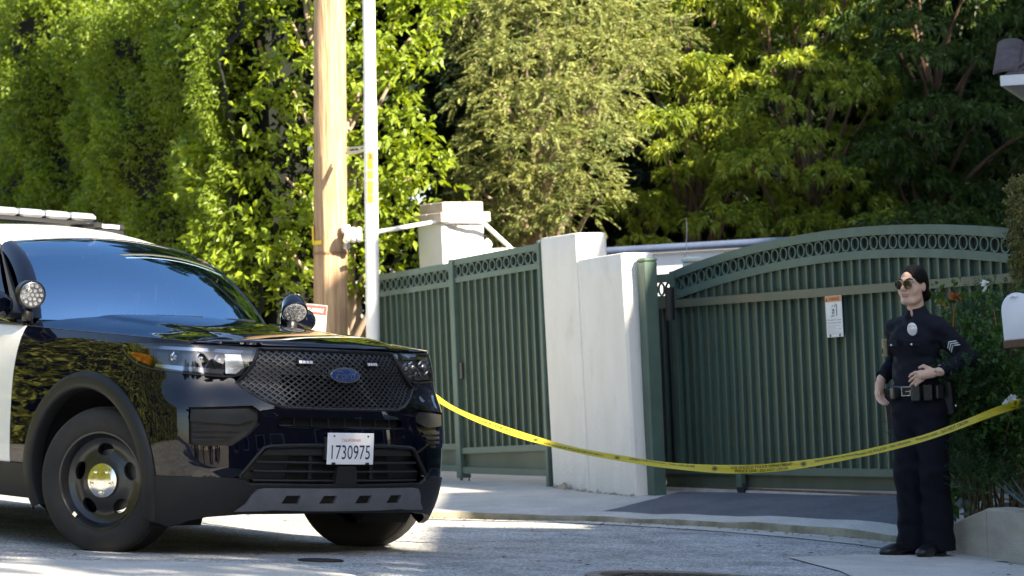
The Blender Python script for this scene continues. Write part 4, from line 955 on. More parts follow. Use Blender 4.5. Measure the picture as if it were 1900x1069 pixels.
# fallen leaves and grit along the gutter
b = MB(); rs = random.Random(77)
for i in range(420):
    k = rs.random(); s_ = rs.uniform(0,1)**1; x = rs.uniform(-2.5,3.0); y = float(kerb_y(x))-abs(rs.gauss(0,.28))-.03 if k < .75 else rs.uniform(13.2,18); z = float(ROADZ(x,y))+.006; a = rs.uniform(0,6.3); l = rs.uniform(.006,.022)
    b.add([(x-math.cos(a)*l,y-math.sin(a)*l,z),(x+math.sin(a)*l*.4,y-math.cos(a)*l*.4,z+l*.35),(x+math.cos(a)*l,y+math.sin(a)*l,z+.003),(x-math.sin(a)*l*.4,y+math.cos(a)*l*.4,z+l*.2)], [(0,1,2,3)])
o = b.build('leaf_litter', mat('dry_leaf', (.07,.05,.03), .9, col2=(.2,.14,.07), scale=9)); tag(o, 'scattered dry leaves and grit along the gutter', 'leaf litter', kind='stuff')
# ================================================================ POLICE CAR
# car frame: x forward, y to the car's left, z up, origin on the road under the front axle
# ---- car body skin: plan outline swept over height. u runs from the nose centre round the left side to the tail centre
def _spl(xs, ys, n=400, sm=0.0):
    """smooth table through points (monotone x), lightly blurred so that the curvature is even"""
    xs = np.array(xs, float); ys = np.array(ys, float); t = np.linspace(xs[0], xs[-1], n); d = np.gradient(ys, xs)
    k = np.clip(np.searchsorted(xs, t)-1, 0, len(xs)-2); h = xs[k+1]-xs[k]; q = (t-xs[k])/h
    y = (2*q**3-3*q**2+1)*ys[k]+(q**3-2*q**2+q)*h*d[k]+(-2*q**3+3*q**2)*ys[k+1]+(q**3-q**2)*h*d[k+1]
    if sm > 0:
        r = max(1, int(sm/(t[1]-t[0]))); kr = np.exp(-.5*(np.arange(-3*r,3*r+1)/r)**2); kr /= kr.sum()
        e = np.concatenate([2*y[0]-y[1:3*r+1][::-1], y, 2*y[-1]-y[-3*r-1:-1][::-1]]); y = np.convolve(e, kr, 'valid')
    return t, y
PLAN = np.array([(.90,0),(.897,.12),(.888,.26),(.868,.40),(.84,.54),(.802,.67),(.748,.79),(.662,.88),(.525,.942),(.345,.976),(.16,.990),(0,.996),(-.4,1.0),(-1.0,1.0),(-1.8,1.0),(-2.6,1.0),(-3.1,.99),(-3.55,.955),(-3.85,.87),(-4.02,.7),(-4.09,.4),(-4.10,0)])
_sl = np.concatenate([[0], np.cumsum(np.linalg.norm(np.diff(PLAN, axis=0), axis=1))])
_ut, _px = _spl(_sl, PLAN[:,0], 1200, .03); _, _py = _spl(_sl, PLAN[:,1], 1200, .03); _py[0] = 0; _py[-1] = 0
_tx = np.gradient(_px, _ut); _ty = np.gradient(_py, _ut); _tl = np.hypot(_tx, _ty); _nx = _ty/_tl; _ny = -_tx/_tl
UMAX = _ut[-1]
_zf, _of = _spl([.10,.18,.25,.33,.42,.55,.66,.75,.85,.95,1.03,1.08,1.12,1.17,1.23], [-.16,-.10,-.05,-.018,0,.0,-.006,-.018,-.032,-.050,-.070,-.092,-.125,-.20,-.32], 400, .015)
_zs, _os = _spl([.10,.2,.3,.42,.6,.8,.9,1.0,1.08,1.15,1.2,1.27,1.34], [-.10,-.06,-.03,-.01,0,0,-.004,-.017,-.035,-.062,-.095,-.165,-.26], 400, .015)
def skin(u, z, off=0.):
    """point on the body skin; negative u is the car's right side"""
    u = np.asarray(u, float); z = np.asarray(z, float); a = np.abs(u); sg = np.where(u < 0, -1., 1.)
    px = np.interp(a, _ut, _px); py = np.interp(a, _ut, _py); nx = np.interp(a, _ut, _nx); ny = np.interp(a, _ut, _ny)
    w = np.clip(ny, 0, 1)**2; w = w*w*(3-2*w)
    d = np.interp(z, _zf, _of)*(1-w) + np.interp(z, _zs, _os)*w + off
    s = np.clip((z-.76)/.18, 0, 1); s = s*s*(3-2*s)
    d = d - s*np.interp(a, [0,.1,.25,.4,.55,.7,.85,1.0,1.2], [0,.0025,.015,.037,.06,.068,.06,.04,.0])
    return np.stack([px+nx*d, sg*(py+ny*d), z+0*u], -1)
def u_of_x(x): return float(np.interp(-x, -_px[60:-100], _ut[60:-100]))
car = thing('police_car', 'black and white police patrol SUV with roof light bar parked in the street', 'car')
car.matrix_world = Matrix(((CARF.x,CARL.x,CARU.x,CARO.x),(CARF.y,CARL.y,CARU.y,CARO.y),(CARF.z,CARL.z,CARU.z,CARO.z),(0,0,0,1)))
def glassmat(name, tint, refl=1.0, rough=.01, ior=1.6):
    m = bpy.data.materials.new(name); m.use_nodes = True; MATS[name] = m; t = m.node_tree; t.nodes.clear(); N = t.nodes.new
    o = N('ShaderNodeOutputMaterial'); tr = N('ShaderNodeBsdfTransparent'); tr.inputs[0].default_value = (*tint,1)
    g = N('ShaderNodeBsdfGlossy'); g.inputs['Roughness'].default_value = rough; g.inputs['Color'].default_value = (*refl,1) if isinstance(refl, tuple) else (refl,refl,refl,1)
    fr = N('ShaderNodeFresnel'); fr.inputs[0].default_value = ior; mx = N('ShaderNodeMixShader')
    t.links.new(fr.outputs[0], mx.inputs[0]); t.links.new(tr.outputs[0], mx.inputs[1]); t.links.new(g.outputs[0], mx.inputs[2]); t.links.new(mx.outputs[0], o.inputs[0]); return m
M_blk = mat('black_car_paint', (.0022,.003,.008), .5, coat=1.0, spec=.0)
M_wpt = mat('white_car_paint', (.78,.77,.74), .3, coat=.7)
M_pla = mat('grey_moulded_plastic', (.015,.0155,.016), .5, spec=.3, var=.08, scale=30, bump=.08, bscale=400)
M_plb = mat('black_moulded_plastic', (.012,.012,.013), .42)
M_pit = mat('dark_cavity', (.004,.004,.004), .9)
M_silv = mat('silver_skid_paint', (.15,.155,.17), .42, metal=.35, var=.1, scale=12)
M_chr = mat('chrome', (.75,.74,.72), .12, metal=1.0, var=.05, scale=20)
M_tyre = mat('tyre_rubber', (.016,.015,.0145), .8, col2=(.034,.029,.025), scale=5, bump=.1, bscale=80)
M_steel = mat('black_steel_wheel', (.012,.012,.013), .32, coat=.3)
M_glass = glassmat('windscreen_glass', (.62,.68,.70), (.48,.74,1.0), .012, 6.5)
M_sglass = glassmat('side_glass', (.10,.12,.12), 1.0, .01, 1.7)
M_lens = glassmat('headlight_lens', (.82,.84,.86), 1.0, .02, 1.75)
M_amber = mat('amber_reflector', (.75,.20,.02), .25, coat=.5)
M_int = mat('interior_trim', (.02,.021,.023), .7); M_seat = mat('seat_fabric', (.05,.052,.055), .85)
def mirror(h): return list(h) + [(-u, z) for (u, z) in reversed(h) if abs(u) > 1e-6]
def patch(name, outline, holes=(), off=0., lip=.03, h=.03, m=None, parent=None, mp=None, smooth=38, back=False):
    """panel of the body skin with real turned-in edges. outline and holes are (u, z) loops"""
    f = mp or (lambda u, z, o: skin(u, z, o))
    A = sum(outline[i][0]*outline[(i+1)%len(outline)][1]-outline[(i+1)%len(outline)][0]*outline[i][1] for i in range(len(outline)))
    if A < 0: outline = outline[::-1]
    V, Fc, rings = cdt(outline, list(holes), h, True)
    P = f(V[:,0], V[:,1], off); b = MB(); b.add(P.tolist(), [tuple(q) for q in Fc])
    if lip:
        for k, r in enumerate(rings):
            r = np.array(r); ar = (r[:,0]*np.roll(r[:,1],-1)-np.roll(r[:,0],-1)*r[:,1]).sum()
            if (ar < 0) == (k == 0): r = r[::-1]
            n = len(r); e = f(r[:,0], r[:,1], off); g = f(r[:,0], r[:,1], off-lip)
            b.add(e.tolist()+g.tolist(), [(i, n+i, n+(i+1)%n, (i+1)%n) for i in range(n)])
    if back: b.add(f(V[:,0], V[:,1], off-lip).tolist(), [tuple(q[::-1]) for q in Fc])
    return b.build(name, m, parent or car, smooth)
def uz(poly, off): 
    p = np.array(poly); return skin(p[:,0], p[:,1], off)
def seam(name, poly, off, r, m, parent=None, closed=True, h=.04, n=6):
    q = dens(poly, h) if closed else sum([[tuple(np.array(poly[i])+(np.array(poly[i+1])-np.array(poly[i]))*k/6) for k in range(6)] for i in range(len(poly)-1)], [])+[poly[-1]]
    p = uz(q, off); P = [Vector(v) for v in p]
    if closed: P.append(P[0])
    b = MB(); b.tube(P, r, n); return b.build(name, m, parent or car, 60)
AX, AZ, AR = -.07, .37, .49                # wheel-arch centre and radius
def arch(x, z, r=AR, c=AX): return math.hypot(x-c, z-AZ)
def arch_pts(t0, t1, n=14, r=AR, c=AX): return [(u_of_x(c+r*math.cos(rad(t0+(t1-t0)*i/n))), AZ+r*math.sin(rad(t0+(t1-t0)*i/n))) for i in range(n+1)]
def ztop(u): return float(np.interp(abs(u), [0,.5,.9,1.2,1.47,1.6,2.1,2.45,4,5.6], [1.118,1.116,1.116,1.132,1.142,1.147,1.163,1.178,1.21,1.23]))
def edge(u): return (u, ztop(u))
uD = u_of_x(-.79); uB = u_of_x(-1.80); uC = u_of_x(-2.62); RAX = -3.025
a56 = math.degrees(math.asin((.56-AZ)/AR)); a425 = math.degrees(math.asin((.425-AZ)/AR))
# -- painted bumper cover
half = [(0,.795),(.20,.796),(.40,.799),(.475,.822),(.56,.862),(.645,.918),(.66,.942),(.79,.946),(1.0,.957),(1.18,.970),(1.178,.85),(1.165,.72)] + arch_pts(a56, a425, 4) + \
       [(1.0,.425),(.70,.428),(.64,.445),(.612,.475),(.515,.588),(.48,.598),(.30,.606),(0,.608)]
fogh = [(.925,.787),(.72,.797),(.575,.806),(.53,.778),(.535,.715),(.60,.655),(.69,.597),(.80,.592),(.913,.597)]
slot = [(-.41,.748),(.41,.748),(.425,.725),(.40,.700),(-.40,.700),(-.425,.725)]
fogl = [(-u, z) for u, z in reversed(fogh)]
patch('front_bumper', mirror(half), [slot, fogh[::-1], fogl], 0, .035, .03, M_blk)
# -- fenders and the rest of the painted side
for s, nm in ((1,'left'),(-1,'right')):
    top = [edge(u) for u in np.linspace(.97, uD, 22)]
    f = top + [(uD,.98),(uD,.70),(uD,.425)] + arch_pts(180-a425, a56, 26) + [(1.165,.72),(1.178,.85),(1.18,.970),(1.25,.985),(1.33,1.012),(1.385,1.04),(1.43,1.075),(1.465,1.106),(1.30,1.109),(1.15,1.110),(.97,1.110)]
    ff = [(u+.0025*0, z) for u, z in f]
    patch('fender', [(s*u, z) for u, z in ff], (), .0005, .03, .03, M_blk)
    for nm2, ua, ub, mm in (('front_door', uD+.006, uB-.003, M_wpt), ('rear_door', uB+.003, uC, M_wpt)):
        tp = [edge(u) for u in np.linspace(ua, ub, 10)]
        lo = [(ub,.425),(ua,.425)]
        if nm2 == 'rear_door': lo = [(ub,.80),(u_of_x(RAX+.52),.62),(u_of_x(RAX+.54),.425),(ua,.425)]
        d_ = patch(nm2, [(s*u, z) for u, z in tp+lo], (), 0, .03, .05, mm)
        um = ub-.17; b = MB(); hp_ = [Vector(skin(s*(um+k*.04), .985, .028 if 0 < k < 5 else .0)) for k in range(6)]; b.tube(hp_, .014, 8); b.build('handle', mm, d_, 60)
    qt = [edge(u) for u in np.linspace(uC+.006, u_of_x(-3.75), 12)] + [(u_of_x(-3.80),1.0),(u_of_x(-3.82),.7),(u_of_x(-3.78),.425)] + [(u_of_x(RAX+.49*math.cos(rad(t))), AZ+.49*math.sin(rad(t))) for t in np.linspace(180-a425, 32, 20)] + [(uC+.006,.80)]
    patch('quarter_panel', [(s*u, z) for u, z in qt], (), 0, .03, .05, M_blk)
    # wheel arch mouldings
    for c, r0, r1 in ((AX,.482,.578),(RAX,.482,.578)):
        prof = [(r0,-.05),(r0+.002,.010),(r0+.012,.022),(r0+.03,.026),(r0+.06,.026),(r1-.012,.020),(r1-.002,.008),(r1,-.004)]
        b = MB(); V = []; n = 40; k = len(prof)
        for i in range(n+1):
            t = rad(-19+218*i/n)
            for (r, o) in prof:
                x = c+r*math.cos(t); z = AZ+r*math.sin(t); p = skin(s*u_of_x(x), z, o); V.append(tuple(p))
        Fc = [(i*k+j, i*k+j+1, (i+1)*k+j+1, (i+1)*k+j) for i in range(n) for j in range(k-1)]
        b.add(V, Fc if s > 0 else [q[::-1] for q in Fc]); b.build('arch_moulding', M_pla, car, 50)
        b = MB(); V = []
        for i in range(n+1):
            t = rad(-25+230*i/n); x = c+.50*math.cos(t); z = AZ+.50*math.sin(t)
            V += [(x, s*.55, z), (x, float(skin(s*u_of_x(c+.49*math.cos(t)), max(z,.15), -.02)[1]), z)]
        V.append((c, s*.55, AZ)); e = len(V)-1
        b.add(V, [(2*i,2*i+1,2*i+3,2*i+2) for i in range(n)]+[(e,2*i,2*i+2) for i in range(n)]); b.build('wheel_well', M_pit, car)
    sill = [(u_of_x(AX-.50),.428),(u_of_x(RAX+.50),.428),(u_of_x(RAX+.50),.24),(u_of_x(AX-.52),.24)]
    patch('sill_cladding', [(s*u, z) for u, z in sill], (), .014, .03, .08, M_pla)
# -- lower cladding, skid plate and intake
lc = [(0,.395),(.585,.398),(.625,.42),(.66,.432),(1.0,.428)] + arch_pts(a425, -18, 5, AR+.005) + [(1.16,.19),(1.05,.165),(.93,.20),(.80,.225),(.60,.243),(0,.25)]
patch('lower_cladding', mirror(lc), (), .010, .03, .035, M_pla)
sk = [(0,.383),(.50,.383),(.545,.376),(.575,.345),(.60,.30),(.655,.258),(.50,.262),(.45,.268),(.20,.262),(0,.262)]
skh = []
for c in (-.35,-.12,.12,.35):
    sh = .02 if c > 0 else -.02; skh.append([(c-.052,.302),(c+.048,.302),(c+.056+sh*0,.345),(c-.030,.345)])
patch('skid_plate', mirror(sk), skh, .028, .03, .03, M_silv)
patch('skid_recess', mirror([(0,.36),(.47,.36),(.47,.285),(0,.285)]), (), .0115, 0, .05, M_pit)
ink = [(0,.608),(.30,.606),(.48,.598),(.515,.588),(.612,.475),(.64,.445),(.625,.42),(.585,.398),(0,.395)]
it = patch('lower_intake', mirror(ink), (), -.052, 0, .04, M_plb)
patch('intake_core', mirror([(0,.55),(.34,.55),(.36,.42),(0,.42)]), (), -.046, .004, .05, M_pit, it)
patch('intake_panel', mirror([(0,.595),(.475,.588),(.50,.575),(.52,.552),(0,.556)]), (), -.012, .03, .04, M_pla, it)
for z in (.515,.468,.42):
    w = .57-abs(z-.44)*.25
    b = MB(); n = 36; V = []
    for i in range(n+1):
        u = -w+2*w*i/n
        for o, dz in ((-.045,.006),(-.012,.006),(-.008,0),(-.012,-.006),(-.045,-.006)): V.append(tuple(skin(u, z+dz, o)))
    b.add(V, [(i*5+j, (i+1)*5+j, (i+1)*5+j+1, i*5+j+1) for i in range(n) for j in range(4)]); b.build('intake_bar', M_pla, it, 40)
for u in (-.22,.20): b = MB(); b.box(-.006,.006,-.012,.012,0,.13, M=Matrix.Translation(Vector(skin(u,.42,-.03)))); b.build('intake_post', M_plb, it)
patch('radar_cover', [(-.075,.40),(.075,.40),(.062,.50),(-.062,.50)], (), .006, .04, .03, M_pla)
seam('intake_trim', mirror(ink), -.002, .011, M_pla)
# -- slot under the grille
sb = patch('upper_slot', [(-.43,.755),(.43,.755),(.43,.695),(-.43,.695)], (), -.036, 0, .05, M_pit)
for u in np.linspace(-.33,.33,7): b = MB(); b.box(-.003,.003,-.004,.004,0,.06, M=Matrix.Translation(Vector(skin(u,.694,-.02)))); b.build('slot_rib', M_plb, sb)
seam('slot_lip', [(-.43,.704),(-.2,.698),(0,.698),(.2,.698),(.43,.704)], .004, .007, M_blk, closed=False)
# -- lamp pockets at the bumper corners
for s in (1,-1):
    p_ = [(s*u, z) for u, z in fogh]
    po = patch('lamp_pocket', p_, (), -.036, 0, .04, M_plb)
    seg = [(.915,.775),(.60,.790),(.555,.765),(.56,.735),(.66,.705),(.915,.715)]
    patch('pocket_blade', [(s*u, z) for u, z in seg], (), -.006, .025, .03, M_pla, po)
    for k, (z0, z1) in enumerate(((.682,.668),(.655,.641),(.628,.616))):
        patch('pocket_slat', [(s*.90,z0),(s*(.63+.03*k),z0),(s*(.65+.03*k),z1),(s*.90,z1)], (), -.018, .015, .05, M_pla, po)
    b = MB(); c = Vector(skin(s*.72,.585,.0)); d_ = (Vector(skin(s*.72,.585,.1))-c).normalized()
    b.lathe([(.001,.012),(.03,.009),(.045,.0),(.045,-.02)], 20, M=Matrix.Translation(c+Vector((0,0,-.0))) @ d_.to_track_quat('Z','Y').to_matrix().to_4x4()); 
# -- grille
gr = [(0,1.104),(.25,1.104),(.492,1.101),(.535,1.02),(.585,.965),(.645,.918),(.56,.862),(.475,.822),(.40,.799),(.20,.796),(0,.795)]
om = [(-.385,.968),(.385,.968),(.355,.812),(-.355,.812)]
G_ = patch('grille', mirror(gr), [om], -.022, .03, .03, M_plb)
patch('grille_opening', [(-.42,1.0),(.42,1.0),(.40,.80),(-.40,.80)], (), -.07, 0, .05, M_pit, G_)
seam('grille_frame', mirror(gr), -.004, .009, M_plb, G_)
mirgr = mirror(gr); b = MB()
def bars(b, poly, du, slope, off, wid, dep):
    for k in range(-60, 61):
        u0 = k*du; run = []
        zz = np.arange(.78, 1.12, .008)
        for z in zz:
            u = u0 + slope*(z-.95); 
            if inside(poly, [(u, z)])[0]: run.append((u, z))
            else:
                if len(run) > 2: emit(b, run, off, wid, dep)
                run = []
        if len(run) > 2: emit(b, run, off, wid, dep)
def emit(b, run, off, wid, dep):
    run = np.array(run)[::2] if len(run) > 5 else np.array(run); d = wid/2; V = []
    lo = skin(run[:,0]-d, run[:,1], off); hi = skin(run[:,0]+d, run[:,1], off); l2 = skin(run[:,0]-d, run[:,1], off-dep); h2 = skin(run[:,0]+d, run[:,1], off-dep); n = len(run)
    V = lo.tolist()+hi.tolist()+h2.tolist()+l2.tolist()
    b.add(V, [(i, n+i, n+i+1, i+1) for i in range(n-1)]+[(n+i, 2*n+i, 2*n+i+1, n+i+1) for i in range(n-1)]+[(3*n+i, i, i+1, 3*n+i+1) for i in range(n-1)])
bars(b, mirgr, .046, 1.55, -.012, .011, .011); bars(b, mirgr, .046, -1.55, -.0125, .011, .011)
o = b.build('grille_mesh', mat('grille_bars', (.028,.028,.032), .38, coat=.2), G_, 30); o['kind'] = 'stuff'
for u in (-.235,.235):
    gl = patch('grille_light', [(u-.05,1.028),(u+.05,1.028),(u+.05,1.052),(u-.05,1.052)], (), .006, .03, .03, M_plb)
    for k in range(4): patch('lamp_cell', [(u-.042+k*.0215,1.033),(u-.025+k*.0215,1.033),(u-.025+k*.0215,1.047),(u-.042+k*.0215,1.047)], (), .009, .004, .03, mat('clear_lamp', (.78,.78,.80), .15, metal=.3), gl)
# -- oval badge
def oval(rx, rz, n=40): return [(rx*math.cos(2*math.pi*i/n), .978+rz*math.sin(2*math.pi*i/n)) for i in range(n)]
bd = patch('badge', oval(.104,.041), (), .020, .035, .03, M_chr); patch('badge_field', oval(.096,.034), (), .023, .004, .02, mat('badge_blue', (.012,.04,.17), .2, coat=1.), bd)
b = MB(); V, Fc = textverts('Ford'); A = np.array(V); c = (A.min(0)+A.max(0))/2; sx = .125/(A.max(0)-A.min(0))[0]; sz = .044/(A.max(0)-A.min(0))[1]
b.add([tuple(skin((v[0]-c[0])*sx+(v[1]-c[1])*sz*.35, .978+(v[1]-c[1])*sz, .0245)) for v in V], Fc); b.build('badge_script', M_chr, bd)
patch('badge_rim_line', oval(.090,.0295), [oval(.0875,.0275)[::-1]], .0243, 0, .02, M_chr, bd)
# -- number plate
lp = MB(); pc = Vector(skin(.012,.592,.012)); Mp = Matrix.Translation(pc) @ Matrix(((0,1,0,0),(1,0,0,0),(0,0,1,0),(0,0,0,1)))
Mp = Matrix.Translation(pc) @ Matrix(((0,-1,0,0),(1,0,0,0),(0,0,1,0),(0,0,0,1)))       # local x -> car left, local -y -> forward
lp.bbox(-.158,.158,-.006,.0,-.083,.083,.003, M=Mp); LP = lp.build('license_plate', mat('plate_white', (.80,.80,.80), .4), car)
b = MB(); put_text(b, '1730975', .262, .075, 0, -.018, -.0075, 0, Mp); b.build('plate_number', mat('plate_blue', (.015,.02,.09), .4), LP)
b = MB(); put_text(b, 'CALIFORNIA', .13, .016, 0, .045, -.0075, 0, Mp); b.build('plate_state', mat('plate_red', (.62,.12,.10), .4), LP)
b = MB()
for x in (-.115,.115): b.box(x-.012,x+.012,-.009,-.005,-.084,-.072, M=Mp); b.box(x-.005,x+.005,-.008,-.005,.062,.07, M=Mp)
b.build('plate_screw', M_plb, LP)
lp = MB(); lp.bbox(-.165,.165,.0,.03,-.06,.06,.004, M=Mp); lp.build('plate_bracket', M_plb, car)
# -- headlights
hl = [(.502,1.102),(.79,1.106),(1.15,1.107),(1.30,1.106),(1.455,1.103),(1.42,1.07),(1.38,1.042),(1.325,1.015),(1.25,.989),(1.175,.975),(1.02,.962),(.79,.950),(.665,.948),(.592,.968),(.545,1.022)]
M_refl = mat('lamp_reflector', (.42,.44,.48), .18, metal=.9); M_lampd = mat('lamp_housing', (.03,.032,.035), .3, coat=.5)
for s in (1,-1):
    P_ = [(s*u, z) for u, z in hl]
    H_ = patch('headlight', P_, (), -.045, 0, .03, M_lampd)
    patch('lens', P_, (), .003, .010, .03, M_lens, H_)
    seam('lens_gasket', P_, .0, .0045, M_plb, H_)
    patch('indicator', [(s*u, z) for u, z in [(1.20,1.045),(1.34,1.058),(1.37,1.045),(1.30,1.015),(1.20,.995)]], (), -.008, .02, .03, M_amber, H_)
    for (u, z, r) in ((1.07,1.035,.034),(.90,1.030,.036),(.74,1.025,.034)):
        c = Vector(skin(s*u,z,-.04)); d_ = Vector((1,0,0)); b = MB(); Ml = Matrix.Translation(c) @ d_.to_track_quat('Z','Y').to_matrix().to_4x4()
        b.lathe([(r*1.25,-.01),(r*1.25,.02),(r*1.1,.024),(r,.012),(r*.8,.024),(r*.45,.032),(.001,.035)], 22, M=Ml); b.build('projector', M_refl, H_, 50)
    patch('lamp_bar', [(s*.58,1.088),(s*1.30,1.096),(s*1.30,1.080),(s*.60,1.070)], (), -.012, .015, .04, M_refl, H_)
    patch('inner_reflector', [(s*u, z) for u, z in [(.60,1.065),(.70,1.068),(.70,.965),(.64,.965),(.585,1.0)]], (), -.02, .02, .04, M_refl, H_)
    patch('lower_reflector', [(s*u, z) for u, z in [(.70,.985),(1.17,1.0),(1.17,.985),(1.0,.970),(.72,.960)]], (), -.018, .02, .04, M_refl, H_)
# -- bonnet
def coons(Fr, Bk, Lf, Rt, n, k, bump):
    """surface from four edge curves; t runs front to back, v right to left"""
    V = []
    for i in range(n+1):
        t = i/n
        for j in range(k+1):
            v = j/k; a = Fr(v)*(1-t)+Bk(v)*t; c = Rt(t)*(1-v)+Lf(t)*v
            d_ = (Fr(0)*(1-v)+Fr(1)*v)*(1-t)+(Bk(0)*(1-v)+Bk(1)*v)*t
            V.append(tuple(a+c-d_+Vector(bump(t, 2*v-1))))
    return V, [(i*(k+1)+j, i*(k+1)+j+1, (i+1)*(k+1)+j+1, (i+1)*(k+1)+j) for i in range(n) for j in range(k)]
uh0, uh1 = .93, u_of_x(-.82)
eg = lambda u: Vector(skin(u, ztop(u)+.004, .001))
hfr = lambda v: eg((2*v-1)*uh0)
hside = lambda s: (lambda t: eg(s*(uh0+(uh1-uh0)*t)))
def hbk(v):
    q = 2*v-1; e = eg(uh1*(1 if q > 0 else -1)); return Vector((-.60-.22*abs(q)**2.2, e.y*abs(q) if q != 0 else 0, 1.235-(1.235-e.z)*abs(q)**3))
def sst(a, b, x): x = min(1, max(0, (x-a)/(b-a))); return x*x*(3-2*x)
def hbump(t, v):
    e = (1-abs(v)**2.6)*(t**.45)*(1-.55*t); dome = sst(.62,.50,abs(v))*sst(.02,.25,t)*(1-.4*t)
    return (0, 0, .058*e + .014*dome)
V, Fc = coons(hfr, hbk, hside(1), hside(-1), 46, 64, hbump)
b = MB(); b.add(V, Fc); n_, k_ = 46, 64
ring = [j for j in range(k_+1)]+[(i)*(k_+1)+k_ for i in range(1,n_+1)]+[n_*(k_+1)+j for j in range(k_-1,-1,-1)]+[i*(k_+1) for i in range(n_-1,0,-1)]
e = [V[i] for i in ring]; low = [(p[0]-.012*(1 if i <= k_ else 0), p[1]*.992, p[2]-.022) for i, p in enumerate(e)]; q = len(e)
b.add(e+low, [(i, q+i, q+(i+1)%q, (i+1)%q) for i in range(q)]); b.build('hood', M_blk, car, 40)
# -- windscreen, roof, pillars, glass
wb = lambda v: Vector((-.63-.23*abs(2*v-1)**2.2, (2*v-1)*.80, 1.225-.01*abs(2*v-1)**2))
wt = lambda v: Vector((-1.375-.10*abs(2*v-1)**2.2, (2*v-1)*.615, 1.708-.046*abs(2*v-1)**2))
wl = lambda s: (lambda t: (wb(1 if s > 0 else 0)*(1-t)+wt(1 if s > 0 else 0)*t)+Vector((.055,0,.075))*(4*t*(1-t))*.8)
V, Fc = coons(wb, wt, wl(1), wl(-1), 20, 32, lambda t, v: (.0,0,.012*(1-v*v)*4*t*(1-t)))
b = MB(); b.add(V, Fc); b.build('windscreen', M_glass, car, 180)
rail = lambda s: (lambda t: Vector((-1.475-2.52*t, s*(.615+.06*math.sin(math.pi*min(1,t*1.2))*1-.04*t), 1.688+.07*math.sin(math.pi*(.12+.62*t))-.026-.05*t*t)))
rb = lambda v: Vector((-3.995-.09*(1-(2*v-1)**2), (2*v-1)*.575+0*v, rail(1)(1).z+.035*(1-(2*v-1)**2)))
r0 = rail(1)(0); dz0 = wt(1).z-r0.z
rl = lambda s: (lambda t: rail(s)(t)+Vector((0,0,dz0*(1-t))))
V, Fc = coons(wt, rb, rl(1), rl(-1), 30, 28, lambda t, v: (0,0,(.072*(1-.75*v*v)*(1-math.exp(-t*14))*(1-t**3)*(1-abs(v)**6)) if t > 0 else 0))
b = MB(); b.add(V, Fc); k_ = 28; n_ = 30
for s, j in ((1,k_),(-1,0)):
    e = [V[i*(k_+1)+j] for i in range(n_+1)]; lo = [(p[0], p[1]+s*.035, p[2]-.045) for p in e]; q = len(e); f_ = [(i,i+1,q+i+1,q+i) for i in range(q-1)]
    b.add(e+lo, f_ if s < 0 else [g[::-1] for g in f_])
b.build('roof', M_wpt, car, 60)
b = MB(); P = [wt(i/32)+Vector((.012,0,.004)) for i in range(33)]; b.tube(P, .004, 6); b.build('windscreen_seal', M_plb, car, 60)
